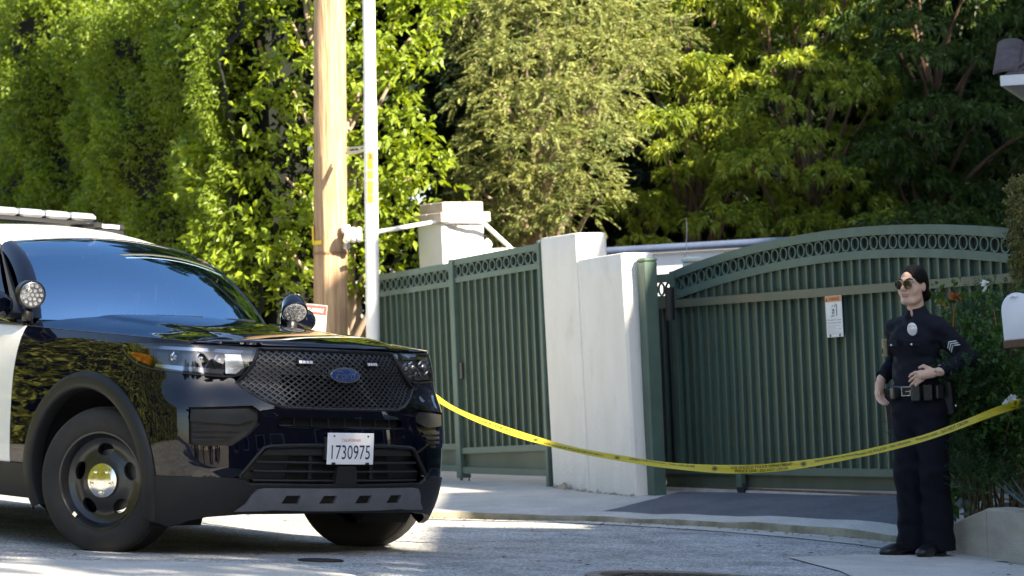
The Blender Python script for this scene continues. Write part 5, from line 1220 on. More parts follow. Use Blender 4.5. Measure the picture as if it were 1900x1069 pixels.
for s in (1,-1):
    P = [wl(s)(i/16) for i in range(17)]; b = MB(); V = []; k = 6
    for i, p in enumerate(P):
        t = i/16; o_ = Vector((-.06,s*.055*(1-.4*t),-.035)); V += [p+Vector((.004,-s*.02,.006)), p+Vector((0,0,.010)), p+o_*.5+Vector((0,s*.012,.014)), p+o_+Vector((0,s*.008,0)), p+o_*1.2+Vector((0,-.02*s,-.02)), p+Vector((-.02,-s*.03,-.02))]
    Fc = [(i*k+j, i*k+(j+1)%k, (i+1)*k+(j+1)%k, (i+1)*k+j) for i in range(16) for j in range(k)]
    b.add(V, Fc if s > 0 else [f[::-1] for f in Fc]); b.build('front_pillar', M_blk, car, 50)
    # side glass from the belt line up to the roof rail
    bl = lambda x: Vector(skin(s*u_of_x(x), ztop(u_of_x(x))+.0, -.012)); rr = lambda x: rail(s)(max(0,(-1.475-x)/2.52))+Vector((0,s*.03,-.03))
    def gl(x0t, x0b, x1t, x1b, name, m, off=0.):
        V = []; n1, n2 = 10, 8
        for i in range(n1+1):
            for j in range(n2+1):
                a = bl(x0b+(x1b-x0b)*i/n1); c = rr(x0t+(x1t-x0t)*i/n1); t = j/n2; p = a*(1-t)+c*t+Vector((0,s*(.03*4*t*(1-t)+off),0)); V.append(p)
        Fc = [(i*(n2+1)+j, i*(n2+1)+j+1, (i+1)*(n2+1)+j+1, (i+1)*(n2+1)+j) for i in range(n1) for j in range(n2)]
        b = MB(); b.add(V, Fc if s < 0 else [f[::-1] for f in Fc]); return b.build(name, m, car, 60)
    gl(-1.55,-.93,-1.80,-1.80,'side_window',M_sglass); gl(-1.90,-1.90,-2.62,-2.58,'side_window',M_sglass); gl(-2.72,-2.70,-3.75,-3.60,'side_window',M_sglass)
    gl(-1.80,-1.80,-1.90,-1.90,'door_pillar',M_plb,.006); gl(-2.62,-2.58,-2.72,-2.70,'door_pillar',M_plb,.006); gl(-3.75,-3.60,-3.99,-3.95,'rear_pillar',M_blk,.004)
    V = [bl(-.80)+Vector((0,0,.0)), bl(-.93), rr(-1.55), wl(s)(1)+Vector((-.05,s*.03,-.02)), wl(s)(0)+Vector((-.06,s*.04,-.02))]
    b = MB(); b.add(V, [(0,1,4),(1,2,4),(2,3,4)] if s > 0 else [(4,1,0),(4,2,1),(4,3,2)]); b.build('quarter_trim', M_plb, car)
    b = MB(); P = [bl(x)+Vector((0,s*.012,.008)) for x in np.linspace(-.82,-3.9,24)]; b.tube(P,.010,6); b.build('belt_trim', M_plb, car, 60)
    # door mirror
    m_ = MB(); c = Vector((-.93, s*1.07, 1.285)); pr = []
    for i in range(9):
        a = math.pi*i/8; pr.append((math.sin(a)**.6, -math.cos(a)))
    V = []; 
    for (q_, y_) in pr:
        for j in range(14):
            t = 2*math.pi*j/14; V.append((c.x+.075*q_*math.cos(t)*(1.0 if math.cos(t) > 0 else .45), c.y+.125*y_, c.z+.082*q_*math.sin(t)))
    m_.add(V, [(i*14+j, i*14+(j+1)%14, (i+1)*14+(j+1)%14, (i+1)*14+j) for i in range(8) for j in range(14)]); mo = m_.build('door_mirror', M_blk, car, 60)
    m_ = MB(); m_.bbox(c.x-.05,c.x+.03,min(c.y-s*.10,c.y-s*.19),max(c.y-s*.10,c.y-s*.19),c.z-.075,c.z-.03,.008); m_.build('mirror_arm', M_plb, mo)
    # pillar spotlight
    c = Vector((-.775, s*.925, 1.352)); d_ = (Vector((.92,-.22,-.10)) if s < 0 else Vector((.70,-.40,-.62))).normalized(); Ms = Matrix.Translation(c) @ d_.to_track_quat('Z','Y').to_matrix().to_4x4()
    m_ = MB(); m_.lathe([(.001,-.105),(.03,-.10),(.058,-.075),(.074,-.03),(.078,.02),(.080,.04),(.076,.046),(.070,.046)], 30, M=Ms); sp_ = m_.build('spotlight', M_plb if s < 0 else M_blk, car, 50)
    m_ = MB(); m_.lathe([(.071,.044),(.066,.047),(.001,.050)], 30, M=Ms); m_.build('spot_lens', mat('spot_glass', (.30,.31,.33), .12, metal=.6, coat=1.), sp_, 60)
    m_ = MB()
    for (rr_, nn) in ((0,1),(.026,6),(.052,11)):
        for k in range(nn):
            a = 2*math.pi*k/max(nn,1); m_.lathe([(.011,.046),(.009,.052),(.001,.050)], 8, M=Ms @ Matrix.Translation((rr_*math.cos(a), rr_*math.sin(a), 0)))
    m_.build('led_cluster', (mat('led_cells', (.52,.52,.50), .25, metal=.2) if s < 0 else mat('led_cells_dark', (.16,.16,.17), .2, metal=.5)), sp_, 60)
    m_ = MB(); m_.tube([c+Vector((-.0,0,-.06)), c+Vector((-.02,-s*.02,-.12)), c+Vector((-.06,-s*.06,-.17))],[.014,.014,.012],8); m_.bbox(c.x-.035,c.x+.01,c.y-.025,c.y+.025,c.z-.15,c.z-.075,.006); m_.build('spot_bracket', M_plb, sp_, 50)
# wipers
for (v0, v1, t1) in ((.20,.60,.035),(.56,.90,.04)):
    p0 = wb(v0)+Vector((.05,0,.012)); p1 = wb(v1)*(1-t1)+wt(v1)*t1+Vector((.02,0,.028)); b = MB(); b.tube([p0,p0.lerp(p1,.5)+Vector((.01,0,.012)),p1],[.011,.009,.006],6); b.tube([p0.lerp(p1,.15)+Vector((-.01,0,.0)),p1+Vector((.0,0,-.004))],.008,6); b.build('wiper', M_plb, car, 60)
b = MB(); V = []
for i in range(33):
    p = wb(i/32); q_ = hbk(i/32); V += [tuple(p+Vector((-.01,0,.002))), (q_.x+.02, q_.y*.97, q_.z-.03)]
b.add(V, [(2*i,2*i+1,2*i+3,2*i+2) for i in range(32)]); b.build('cowl', M_plb, car, 60)
# -- roof light bar
lbz = 1.85; lb = MB(); lb.bbox(-2.67,-2.37,-.62,.62,lbz-.012,lbz+.012,.006); LB = lb.build('light_bar', M_plb, car)
M_dome = mat('frosted_dome', (.22,.23,.25), .22, coat=.6); M_cell = mat('lamp_cell_white', (.72,.72,.72), .25, metal=.2)
for k in range(6):
    y0 = -.57+k*.19; b = MB(); b.bbox(-2.68,-2.36,y0+.003,y0+.187,lbz+.013,lbz+.064,.016); b.build('dome', M_dome, LB, 30)
    for x in (-2.65,-2.39):
        b = MB()
        for j in range(6): b.box(x-.01,x+.01,y0+.012+j*.028,y0+.034+j*.028,lbz+.02,lbz+.058)
        b.build('lamp_cell', M_cell, LB)
for s in (1,-1): b = MB(); b.bbox(-2.60,-2.44,min(s*.52,s*.60),max(s*.52,s*.60),lbz-.075,lbz-.012,.006); b.build('foot', M_plb, LB)
cm = MB(); cm.bbox(-2.35,-2.19,.46,.66,1.775,1.812,.008); cm.build('plate_reader_base', M_plb, car)
cm = MB(); cm.bbox(-2.36,-2.21,.45,.68,1.812,1.852,.010); CM = cm.build('plate_reader_camera', M_pla, car); cm = MB(); cm.box(-2.209,-2.204,.50,.63,1.82,1.844); cm.build('camera_window', M_cell, CM)
# -- cabin
cb_ = MB(); cb_.bbox(-1.05,-.66,-.74,.74,.75,1.20,.03); cb_.build('dashboard', M_int, car)
cb_ = MB(); cb_.box(-3.9,-.66,-.86,.86,.42,.46); cb_.build('floor', M_int, car)
for y in (-.38,.38):
    st = MB(); st.bbox(-2.0,-1.45,y-.25,y+.25,.55,.75,.04); S_ = st.build('seat', M_seat, car)
    st = MB(); st.bbox(-.07,.07,-.24,.24,0,.66,.04, M=Matrix.Translation((-1.95,y,.70)) @ Matrix.Rotation(rad(-14),4,'Y')); st.build('seat_back', M_seat, S_)
    st = MB(); st.bbox(-.05,.05,-.13,.13,0,.19,.03, M=Matrix.Translation((-2.13,y,1.39)) @ Matrix.Rotation(rad(-10),4,'Y')); st.build('headrest', M_seat, S_)
    st = MB(); st.box(-.004,.004,-.022,.022,0,.62, M=Matrix.Translation((-1.75,y+(.2 if y > 0 else -.2),.82)) @ Matrix.Rotation(rad(-16),4,'Y')); st.build('seat_belt', mat('belt_webbing', (.6,.62,.64), .7), S_)
sw_ = MB(); Mw = Matrix.Translation((-1.18,.38,1.06)) @ Matrix.Rotation(rad(-68),4,'Y')
V = []; 
for i in range(28):
    for j in range(8): a = 2*math.pi*i/28; t = 2*math.pi*j/8; V.append(((.185+.015*math.cos(t))*math.cos(a),(.185+.015*math.cos(t))*math.sin(a),.015*math.sin(t)))
sw_.add(V, [(i*8+j,((i+1)%28)*8+j,((i+1)%28)*8+(j+1)%8,i*8+(j+1)%8) for i in range(28) for j in range(8)], 0, Mw); sw_.box(-.17,.17,-.03,.03,-.01,.01,0,Mw); sw_.build('steering_wheel', M_int, car, 60)
lt = MB(); lt.bbox(-1.34,-1.20,-.10,.20,1.13,1.33,.01); lt.build('cabin_terminal', mat('terminal_grey', (.55,.60,.62), .5), car)
lt = MB()
for k in range(12): lt.box(-1.198,-1.195,-.03+k*.013,-.023+k*.013,1.16,1.30)
lt.build('terminal_vents', M_plb, car)
pt = MB(); pt.box(-2.34,-2.32,-.72,.72,.5,1.62); pt.build('partition', M_int, car)
rm = MB(); rm.bbox(-1.30,-1.27,-.12,.12,1.56,1.63,.01); rm.build('rear_view_mirror', M_plb, car)
# -- tail, underbody
tg = [(u_of_x(-3.80),1.2),(u_of_x(-3.80),.45)]; 
uT = u_of_x(-3.80)+.01
patch('tailgate', [(u, z) for u, z in [(uT,1.23),(UMAX-.001,1.23),(UMAX-.001,.45),(uT,.45)]], (), 0, .03, .08, M_blk)
patch('tailgate', [(-u, z) for u, z in [(uT,1.23),(UMAX-.001,1.23),(UMAX-.001,.45),(uT,.45)]], (), 0, .03, .08, M_blk)
for s in (1,-1):
    patch('rear_cladding', [(s*(u_of_x(-3.62)),.43),(s*(UMAX-.001),.45),(s*(UMAX-.001),.25),(s*u_of_x(-3.60),.25)], (), .012, .03, .1, M_pla)
    patch('tail_lamp', [(s*(uT-.12),1.12),(s*(uT+.30),1.12),(s*(uT+.30),.98),(s*(uT-.12),1.0)], (), .012, .03, .06, mat('tail_red', (.35,.01,.01), .2, coat=1.))
b = MB(); V = []
for j in range(15):
    q_ = 2*j/14-1; t = rb(j/14); V += [tuple(t+Vector((-.01,0,-.02))), (-4.08+.18*q_*q_, q_*.80, 1.225)]
b.add(V, [(2*j,2*j+2,2*j+3,2*j+1) for j in range(14)]); b.build('rear_window', M_sglass, car, 60)
ub = MB(); ub.box(-3.9,.62,-.54,.54,.27,.62); ub.box(-2.5,-.62,-.92,.92,.30,.55); ub.box(.1,.70,-.5,.5,.3,1.0); ub.build('underbody', M_pit, car)
# -- wheels
def wheel(x, y, steer, s):
    R_ = .378; prof = [(.236,-.10),(.255,-.118),(.29,-.125),(.335,-.121),(.357,-.110),(.369,-.096),(.3745,-.075)]
    tr = []
    for k, yy in enumerate(np.linspace(-.07,.07,9)): tr += [(R_, yy-.006),(R_, yy+.004),(R_-.007, yy+.0045),(R_-.007, yy+.0085)]
    prof = prof + tr[:-2] + [(.3745,.075),(.369,.096),(.357,.110),(.335,.121),(.29,.125),(.255,.118),(.236,.10)]
    Mw = Matrix.Translation((x, y, .374)) @ Matrix.Rotation(steer,4,'Z') @ Matrix.Rotation(rad(90)*(1 if s < 0 else -1),4,'X') @ Matrix.Diagonal((1.03,1.03,1,1))   # local +z points outwards
    b = MB(); b.lathe(prof, 56, M=Mw); w_ = b.build('wheel', M_tyre, car, 35)
    Mr = Mw @ Matrix.Diagonal((1.06,1.06,1,1))
    b = MB(); b.lathe([(.225,-.10),(.232,-.09),(.218,-.06),(.208,0),(.214,.06),(.222,.085),(.2335,.108),(.2375,.112),(.2365,.118),(.228,.117),(.221,.108),(.213,.090),(.206,.075)], 56, M=Mr)
    # pressed disc with five oval openings
    oc = [(.2065*math.cos(2*math.pi*i/60), .2065*math.sin(2*math.pi*i/60)) for i in range(60)]; hs = []
    for k in range(5):
        a0 = 2*math.pi*k/5+.35; hs.append([((.150+.030*math.cos(t))*math.cos(a0)-(.046*math.sin(t))*math.sin(a0), (.150+.030*math.cos(t))*math.sin(a0)+(.046*math.sin(t))*math.cos(a0)) for t in np.linspace(0,2*math.pi,21)[:-1]])
    dep = lambda r: np.interp(r, [0,.07,.10,.125,.152,.18,.2065], [.082,.082,.078,.070,.060,.062,.074])
    Vd, Fd, rg = cdt(oc, hs, .02, True); P = np.column_stack([Vd, dep(np.hypot(Vd[:,0],Vd[:,1]))]); b.add(P.tolist(), [tuple(f) for f in Fd], 0, Mr)
    for r in rg[1:]:
        r = np.array(r); n = len(r); zz_ = dep(np.hypot(r[:,0],r[:,1])); b.add([(r[i,0],r[i,1],zz_[i]) for i in range(n)]+[(r[i,0]*.985,r[i,1]*.985,zz_[i]-.022) for i in range(n)], [(i,(i+1)%n,n+(i+1)%n,n+i) for i in range(n)], 0, Mr)
    b.build('rim', M_steel, w_, 40)
    b = MB(); b.lathe([(.086,.074),(.087,.086),(.082,.094),(.060,.100),(.040,.103),(.001,.104)], 36, M=Mr)
    for k in range(5):
        a = 2*math.pi*k/5+.35+math.pi/5; b.lathe([(.019,.094),(.0175,.100),(.014,.1005),(.013,.097),(.009,.097),(.0085,.1035),(.001,.104)], 14, M=Mr @ Matrix.Translation((.053*math.cos(a),.053*math.sin(a),.0)))
    b.build('hub_cap', M_chr, w_, 40)
    b = MB(); b.lathe([(.001,.0),(.16,.0),(.16,.02),(.001,.02)], 32, M=Mw @ Matrix.Translation((0,0,-.02))); b.build('brake_disc', mat('brake_steel', (.22,.20,.18), .5, metal=.7, var=.2, scale=20), w_, 40)
    b = MB(); b.box(-.012,.012,-.238,-.218,.111,.121, M=Mw @ Matrix.Rotation(rad(-38),4,'Z')); b.build('balance_weight', M_chr, w_)
for (x, y, st, s) in ((0,-.86,rad(22),-1),(0,.86,rad(22),1),(-3.025,-.86,0,-1),(-3.025,.86,0,1)): wheel(x, y, st, s)
# ================================================================ OFFICER
import openvdb as vdb
class SDF:
    """signed distance field on a grid; shapes blend softly into one continuous surface"""
    def __init__(s, lo, hi, res):
        s.lo = np.array(lo, float); s.res = res; s.n = np.ceil((np.array(hi)-s.lo)/res).astype(int)+1
        s.ax = [s.lo[i]+np.arange(s.n[i])*res for i in range(3)]; s.f = np.full(s.n, .2, np.float32)
    def _sub(s, lo, hi, m):
        sl = []
        for i in range(3):
            a = max(0, int((lo[i]-m-s.lo[i])/s.res)); b = min(s.n[i], int((hi[i]+m-s.lo[i])/s.res)+2); sl.append(slice(a, max(a, b)))
        g = np.stack(np.meshgrid(*[s.ax[i][sl[i]] for i in range(3)], indexing='ij'), -1)
        return tuple(sl), g
    def _mix(s, sl, d, k, op):
        f = s.f[sl]
        if op == 'add': h = np.clip(.5+.5*(f-d)/k, 0, 1); s.f[sl] = f*(1-h)+d*h-k*h*(1-h)
        elif op == 'cut': h = np.clip(.5-.5*(f+d)/k, 0, 1); s.f[sl] = f*(1-h)-d*h+k*h*(1-h)
        elif op == 'and': h = np.clip(.5-.5*(f-d)/k, 0, 1); s.f[sl] = f*(1-h)+d*h+k*h*(1-h)
    def cone(s, a, b, ra, rb, k=.02, sc=(1,1,1), op='add'):
        """tapered limb from a to b; sc squashes the section"""
        a = np.array(a, float); b = np.array(b, float); sc = np.array(sc, float); r = max(ra, rb)
        sl, g = s._sub(np.minimum(a,b)-r*sc, np.maximum(a,b)+r*sc, k*2+.02)
        A, B = a/sc, b/sc; ba = B-A; p = g/sc-A; t = np.clip((p@ba)/max(ba@ba, 1e-9), 0, 1)
        d = (np.linalg.norm(p-t[...,None]*ba, axis=-1)-(ra+(rb-ra)*t))*sc.min(); s._mix(sl, d.astype(np.float32), k, op); return s
    def ell(s, c, r, k=.02, rot=None, op='add'):
        c = np.array(c, float); r = np.array(r, float); m = r.max(); sl, g = s._sub(c-m, c+m, k*2+.02); p = g-c
        if rot is not None: p = p@np.array(rot)
        k0 = np.linalg.norm(p/r, axis=-1); k1 = np.linalg.norm(p/(r*r), axis=-1); d = k0*(k0-1)/np.maximum(k1, 1e-6)
        s._mix(sl, d.astype(np.float32), k, op); return s
    def chain(s, pts, rs, k=.012, sc=(1,1,1)):
        for i in range(len(pts)-1): s.cone(pts[i], pts[i+1], rs[i], rs[i+1], k, sc)
        return s
    def wrinkle(s, amp, fr):
        X, Y, Z = np.meshgrid(*s.ax, indexing='ij'); s.f += (amp*(np.sin(X*fr+np.sin(Z*fr*.7)*2)*np.sin(Z*fr*1.3+Y*fr*.8)+.6*np.sin(Z*fr*2.1+X*fr*1.7-Y*fr))).astype(np.float32)
    def mesh(s, name, m, parent):
        g = vdb.FloatGrid(.2); g.copyFromArray(s.f); pts, tri, quad = g.convertToPolygons(0.)
        V = s.lo+np.asarray(pts)*s.res; Q = np.asarray(quad)
        a, b, c = V[Q[:,0]], V[Q[:,1]], V[Q[:,2]]; vol = (a*np.cross(b, c)).sum()
        if vol < 0: Q = Q[:, ::-1]
        return finish(name, npmesh(name, V, Q), m, parent, 180)
TH_ = rad(-42); ob_ = at(1718,1030,15.72)
off_ = thing('person', 'officer in dark navy uniform and sunglasses standing with one hand on the belt', 'person', (ob_.x, ob_.y, float(ROADZ(ob_.x, ob_.y))), (0,0,TH_))
M_skin = mat('skin', (.64,.41,.295), .5, var=.06, scale=18, spec=.35); M_skin.node_tree.nodes['Principled BSDF'].inputs['Subsurface Weight'].default_value = .15; M_skin.node_tree.nodes['Principled BSDF'].inputs['Subsurface Radius'].default_value = (.01,.004,.002)
M_navy = mat('navy_wool', (.0055,.0065,.0125), .82, var=.15, scale=20, bump=.25, bscale=240, spec=.25); M_navy2 = mat('navy_trousers', (.0045,.005,.0095), .85, var=.15, scale=16, bump=.25, bscale=240, spec=.2)
M_hair = mat('dark_hair', (.006,.0045,.004), .5, var=.35, scale=60, stretch=(1,1,.2), bump=.9, bscale=160, spec=.12); M_leath = mat('black_leather', (.008,.008,.009), .38, var=.2, scale=40, bump=.2, bscale=120)
M_sil = mat('silver_metal', (.72,.71,.70), .25, metal=.8)
# joints, in the officer's own frame: x to her left, -y is her front, z up
HC = Vector((0,-.012,1.572))
def hp3(x, y, z): return (HC.x+x*.93, HC.y+y*.93, HC.z+z*.93)
LS, LE, LW = (.150,.01,1.322), (.270,.125,1.135), (.205,-.075,1.068)
RS, RE, RW = (-.150,.01,1.322), (-.250,.150,1.125), (-.243,-.02,1.03)
B = SDF((-.36,-.28,-.02), (.38,.26,1.72), .0042)
# head and neck
B.ell(hp3(0,.012,.030), (.071,.089,.086), .02); B.ell(hp3(0,-.026,-.038), (.057,.062,.068), .035); B.ell(hp3(0,-.060,-.094), (.024,.022,.018), .03)
for q in (1,-1):
    B.ell(hp3(q*.036,-.050,-.030), (.028,.034,.032), .025); B.cone(hp3(q*.012,-.085,.034), hp3(q*.05,-.066,.030), .009, .007, .015)
    B.ell(hp3(q*.031,-.098,.010), (.017,.016,.011), .014, op='cut'); B.ell(hp3(q*.0115,-.098,-.027), (.008,.009,.007), .006)
    B.ell(hp3(q*.074,.012,-.008), (.008,.020,.031), .008); B.cone(hp3(q*.045,-.02,-.085), hp3(q*.03,-.055,-.10), .018, .016, .03)
B.cone(hp3(0,-.086,.024), hp3(0,-.113,-.020), .0085, .0125, .010)
B.cone(hp3(-.017,-.089,-.0535), hp3(.017,-.089,-.0535), .006, .006, .006); B.cone(hp3(-.013,-.088,-.0655), hp3(.013,-.088,-.0655), .007, .007, .006)
B.cone(hp3(0,.015,-.07), (0,.018,1.35), .049, .047, .02)
# trunk, arms and legs inside the clothes
B.cone((0,.01,1.235),(0,.0,1.0), .105, .105, .04, (1.1,.8,1)); B.cone((0,0,1.0),(0,0,.86), .115, .125, .04, (1.15,.85,1))
for (S_, E_, W_) in ((LS,LE,LW),(RS,RE,RW)): B.chain([(0,.01,1.33), S_, E_, W_], [.045,.040,.034,.026], .02)
for q in (1,-1): B.chain([(q*.085,0,.86),(q*.098,-.005,.47),(q*.10,.012,.07)], [.082,.052,.036], .02)
# left hand: back of the hand forward, fingers laid along the belt
LK = Vector((.128,-.152,1.052)); w = Vector(LW)
B.cone(w, w+(LK-w)*.4, .026, .026, .012, (1,1,.85)); B.cone(w+(LK-w)*.45, LK, .028, .027, .012, (1,1,1))
for i, (dz, ln, dx) in enumerate(((.020,.072,0),(.004,.080,.004),(-.012,.074,.006),(-.026,.058,.010))):
    k0 = LK+Vector((.0,.004*i,dz)); k1 = k0+Vector((-.040,-.008,-.006-.006*i)); k2 = k1+Vector((-.028*ln/.07,.004,-.010-.005*i)); k3 = k2+Vector((-.018,.006,-.012))
    B.chain([k0,k1,k2,k3], [.0098,.0090,.0082,.0068], .005)
t0 = w+(LK-w)*.5+Vector((-.004,-.006,.026)); B.chain([t0, t0+Vector((-.034,-.012,.016)), t0+Vector((-.062,-.014,.008))], [.012,.0105,.0078], .006)
# right hand: hanging relaxed at the hip, fingers curled
RK = Vector((-.222,-.080,.962)); w = Vector(RW)
B.cone(w, w+(RK-w)*.5, .027, .030, .012, (.75,1.15,1)); B.cone(w+(RK-w)*.5, RK, .030, .028, .012, (.7,1.2,1))
for i, (dy, ln) in enumerate(((-.030,.074),(-.010,.082),(.010,.077),(.028,.062))):
    k0 = RK+Vector((0,dy,-.006-.004*abs(i-1))); k1 = k0+Vector((.018,-.014,-.036*ln/.078)); k2 = k1+Vector((.022,-.006,-.020*ln/.078)); k3 = k2+Vector((.017,.002,-.012))
    B.chain([k0,k1,k2,k3], [.0098,.0090,.0082,.0068], .005)
t0 = w+(RK-w)*.4+Vector((.004,-.034,0)); B.chain([t0, t0+Vector((.012,-.020,-.034)), t0+Vector((.024,-.022,-.060))], [.012,.0105,.0080], .006)
body = B.mesh('body', M_skin, off_)
# shirt
S = SDF((-.40,-.24,.90), (.42,.30,1.50), .006)
S.cone((0,.012,1.27),(0,.0,1.06), .132, .120, .05, (1.12,.88,1)); S.cone((0,.0,1.08),(0,-.002,.96), .126, .132, .04, (1.18,.92,1)); S.ell((.055,-.075,1.235),(.075,.06,.075),.04); S.ell((-.055,-.075,1.235),(.075,.06,.075),.04)
S.cone((-.10,.012,1.335),(.10,.012,1.335), .056, .056, .05, (1,1,1)); S.cone((0,.018,1.36),(0,.022,1.405), .085, .066, .03)
S.chain([LS, tuple((Vector(LS)+Vector(LE))/2), LE, tuple((Vector(LE)*.5+Vector(LW)*.5)), tuple(Vector(LW)+(Vector(LE)-Vector(LW))*.12)], [.060,.056,.049,.043,.038], .03)
S.chain([RS, tuple((Vector(RS)+Vector(RE))/2), RE, tuple((Vector(RE)*.5+Vector(RW)*.5)), tuple(Vector(RW)+(Vector(RE)-Vector(RW))*.12)], [.060,.056,.049,.043,.038], .03)
S.wrinkle(.0036, 36.)
S.ell((0,-.085,1.405),(.022,.055,.042),.008, op='cut')
shirt = S.mesh('shirt', M_navy, off_)
T = SDF((-.24,-.26,.0), (.26,.22,1.04), .006)
T.cone((0,.004,.98),(0,.010,.86), .138, .150, .04, (1.12,.86,1)); T.ell((0,.05,.87),(.15,.11,.12),.05)
T.chain([(.080,.004,.86),(.090,-.012,.48),(.090,.006,.25),(.092,.004,.035)], [.102,.085,.082,.096], .03); T.chain([(-.080,.004,.86),(-.082,-.016,.48),(-.084,.004,.25),(-.090,.0,.045)], [.102,.085,.080,.092], .03)
T.wrinkle(.0042, 26.)
sl_, g_ = T._sub((-.3,-.3,-.1),(.3,.3,1.1),0); T._mix(sl_, (.028-g_[...,2]).astype(np.float32), .004, 'and')
T.mesh('trousers', M_navy2, off_)
for q, ang in ((1,rad(8)),(-1,rad(-14))):
    F_ = SDF((-.09,-.26,-.005), (.09,.11,.14), .005); F_.cone((0,.03,.045),(0,-.10,.040), .040, .038, .02, (1,1,.95)); F_.ell((0,-.135,.034),(.046,.065,.034),.03); F_.cone((0,.035,.05),(0,.045,.12), .042, .046, .02); F_.ell((0,.05,.03),(.036,.036,.03),.02)
    sl_, g_ = F_._sub((-.2,-.4,-.2),(.2,.2,.2),0); F_._mix(sl_, (.001-g_[...,2]).astype(np.float32), .003, 'and')
    o = F_.mesh('shoe', mat('shoe_leather', (.010,.010,.011), .35, bump=.1, bscale=60), off_); o.location = (q*.092, -.035, 0); o.rotation_euler = (0,0,ang); o.scale = (1,1.12,1)
    b = MB(); pr_ = [(.040*math.cos(t)*(1 if math.sin(t) < 0 else .9), -.045+.155*math.sin(t)*-1) for t in np.linspace(0,2*math.pi,25)[:-1]]; b.prism([(x*1.12,y) for x, y in pr_], 0, .016); so_ = b.build('sole', M_leath, o)
# hair: smooth pulled-back cap and low knot
Hr = SDF((-.11,-.13,1.42), (.11,.16,1.72), .004)
Hr.ell(hp3(0,.016,.034), (.0765,.096,.0905), .01); Hr.ell(hp3(0,.045,-.02),(.070,.066,.075),.03)
Hr.ell(hp3(0,-.100,-.008), (.058,.066,.100), .008, op='cut'); Hr.ell(hp3(0,-.07,-.13), (.09,.11,.085), .012, op='cut')
for q in (1,-1): Hr.ell(hp3(q*.082,-.006,-.030),(.024,.030,.036),.008, op='cut'); Hr.ell(hp3(q*.062,-.066,-.03),(.022,.030,.050),.01, op='cut')
Hr.ell(hp3(.012,.108,-.062),(.040,.036,.040),.012); Hr.cone(hp3(0,-.06,.130), hp3(0,.05,.136), .004, .004, .008, op='cut')
hair = Hr.mesh('hair', M_hair, off_)
# lips, brows, sunglasses
def bits(name, fn, m, parent, res=.002, lo=None, hi=None):
    D_ = SDF(lo, hi, res); fn(D_); return D_.mesh(name, m, parent)
fl, fh = tuple(np.array(hp3(-.08,-.14,-.11))), tuple(np.array(hp3(.085,.06,.06)))
def lips(D_): D_.cone(hp3(-.019,-.0915,-.0545), hp3(.019,-.0915,-.0545), .0052, .0052, .004); D_.cone(hp3(-.014,-.0915,-.0645), hp3(.014,-.0915,-.0645), .0062, .0062, .004)
bits('lips', lips, mat('lip', (.40,.19,.165), .45), off_, .002, fl, fh)
def brows(D_):
    for q in (1,-1): D_.chain([hp3(q*.013,-.0935,.0335), hp3(q*.032,-.0885,.0415), hp3(q*.052,-.0715,.036)], [.0042,.0042,.0022], .003)
bits('eyebrows', brows, M_hair, off_, .002, fl, fh)
gl_ = MB(); fr_ = MB()
for q in (1,-1):
    n = 26; ring = []; 
    for i in range(n):
        t = 2*math.pi*i/n; x = .0300*math.cos(t); z = .0250*math.sin(t); z = z-(.006 if z < 0 else 0)*(1) + .003*math.cos(t)*-1
        ring.append((q*.0335+x, z))
    def gpos(x, z): return Vector(hp3(x, -.112+.22*x*x*9*.9+.0*z, .008+z-.0))
    V = [gpos(x, z) for x, z in ring]; c = gpos(q*.0335, -.002)+Vector((0,-.003,0)); gl_.add(V+[c], [(i,(i+1)%n,n) for i in range(n)])
    fr_.tube(V+[V[0]], .0016, 6)
    a = gpos(q*.062,.006); fr_.tube([a, Vector(hp3(q*.074,-.075,.012)), Vector(hp3(q*.0785,-.03,.010)), Vector(hp3(q*.079,.008,.004))], .0016, 6)
fr_.tube([Vector(hp3(-.010,-.112,.016)), Vector(hp3(0,-.115,.018)), Vector(hp3(.010,-.112,.016))], .0015, 6)
fr_.tube([Vector(hp3(-.012,-.110,.026)), Vector(hp3(0,-.112,.027)), Vector(hp3(.012,-.110,.026))], .0013, 6)
sg_ = gl_.build('sunglasses', mat('brown_lens', (.022,.013,.006), .12, coat=.35), off_, 60); fr_.build('sunglasses_frame', mat('gold_wire', (.28,.21,.10), .35, metal=.9), sg_, 60)
# collar, shoulder straps, placket, pockets
for q in (1,-1):
    c = MB(); c.bbox(-.018,.018,-.05,.05,0,.006,.002, M=Matrix.Translation((q*.095,.008,1.383)) @ Matrix.Rotation(q*rad(14),4,'Y') @ Matrix.Rotation(rad(90),4,'Z')); sp_ = c.build('shoulder_strap', M_navy, off_)
    c = MB(); c.lathe([(.006,0),(.005,.004),(.001,.005)], 10, M=Matrix.Translation((q*.066,.002,1.398))); c.build('strap_button', M_sil, sp_)
    c = MB(); c.bbox(-.05,.05,-.004,.004,-.035,.0,.002, M=Matrix.Translation((q*.07,-.150,1.255)) @ Matrix.Rotation(q*rad(20),4,'Z') @ Matrix.Rotation(rad(6),4,'X')); pk = c.build('pocket_flap', M_navy, off_)
    c = MB(); c.lathe([(.0075,0),(.006,.004),(.001,.005)], 12, M=Matrix.Translation((q*.07,-.156,1.230)) @ Matrix.Rotation(rad(90),4,'X')); c.build('pocket_button', M_sil, pk)
c = MB(); V = []; nC = 40
for i in range(nC+1):
    t = rad(-152+304*i/nC); f_ = max(0, abs(-152+304*i/nC)-70)/82; dx, dy = math.sin(t), math.cos(t)
    for (r_, z_) in ((.058,1.385),(.060,1.415),(.064,1.424),(.070,1.418),(.082+.014*f_,1.380-.034*f_*f_),(.079+.014*f_,1.376-.034*f_*f_)): V.append((dx*r_, .018+dy*r_*1.0, z_-.030*f_))
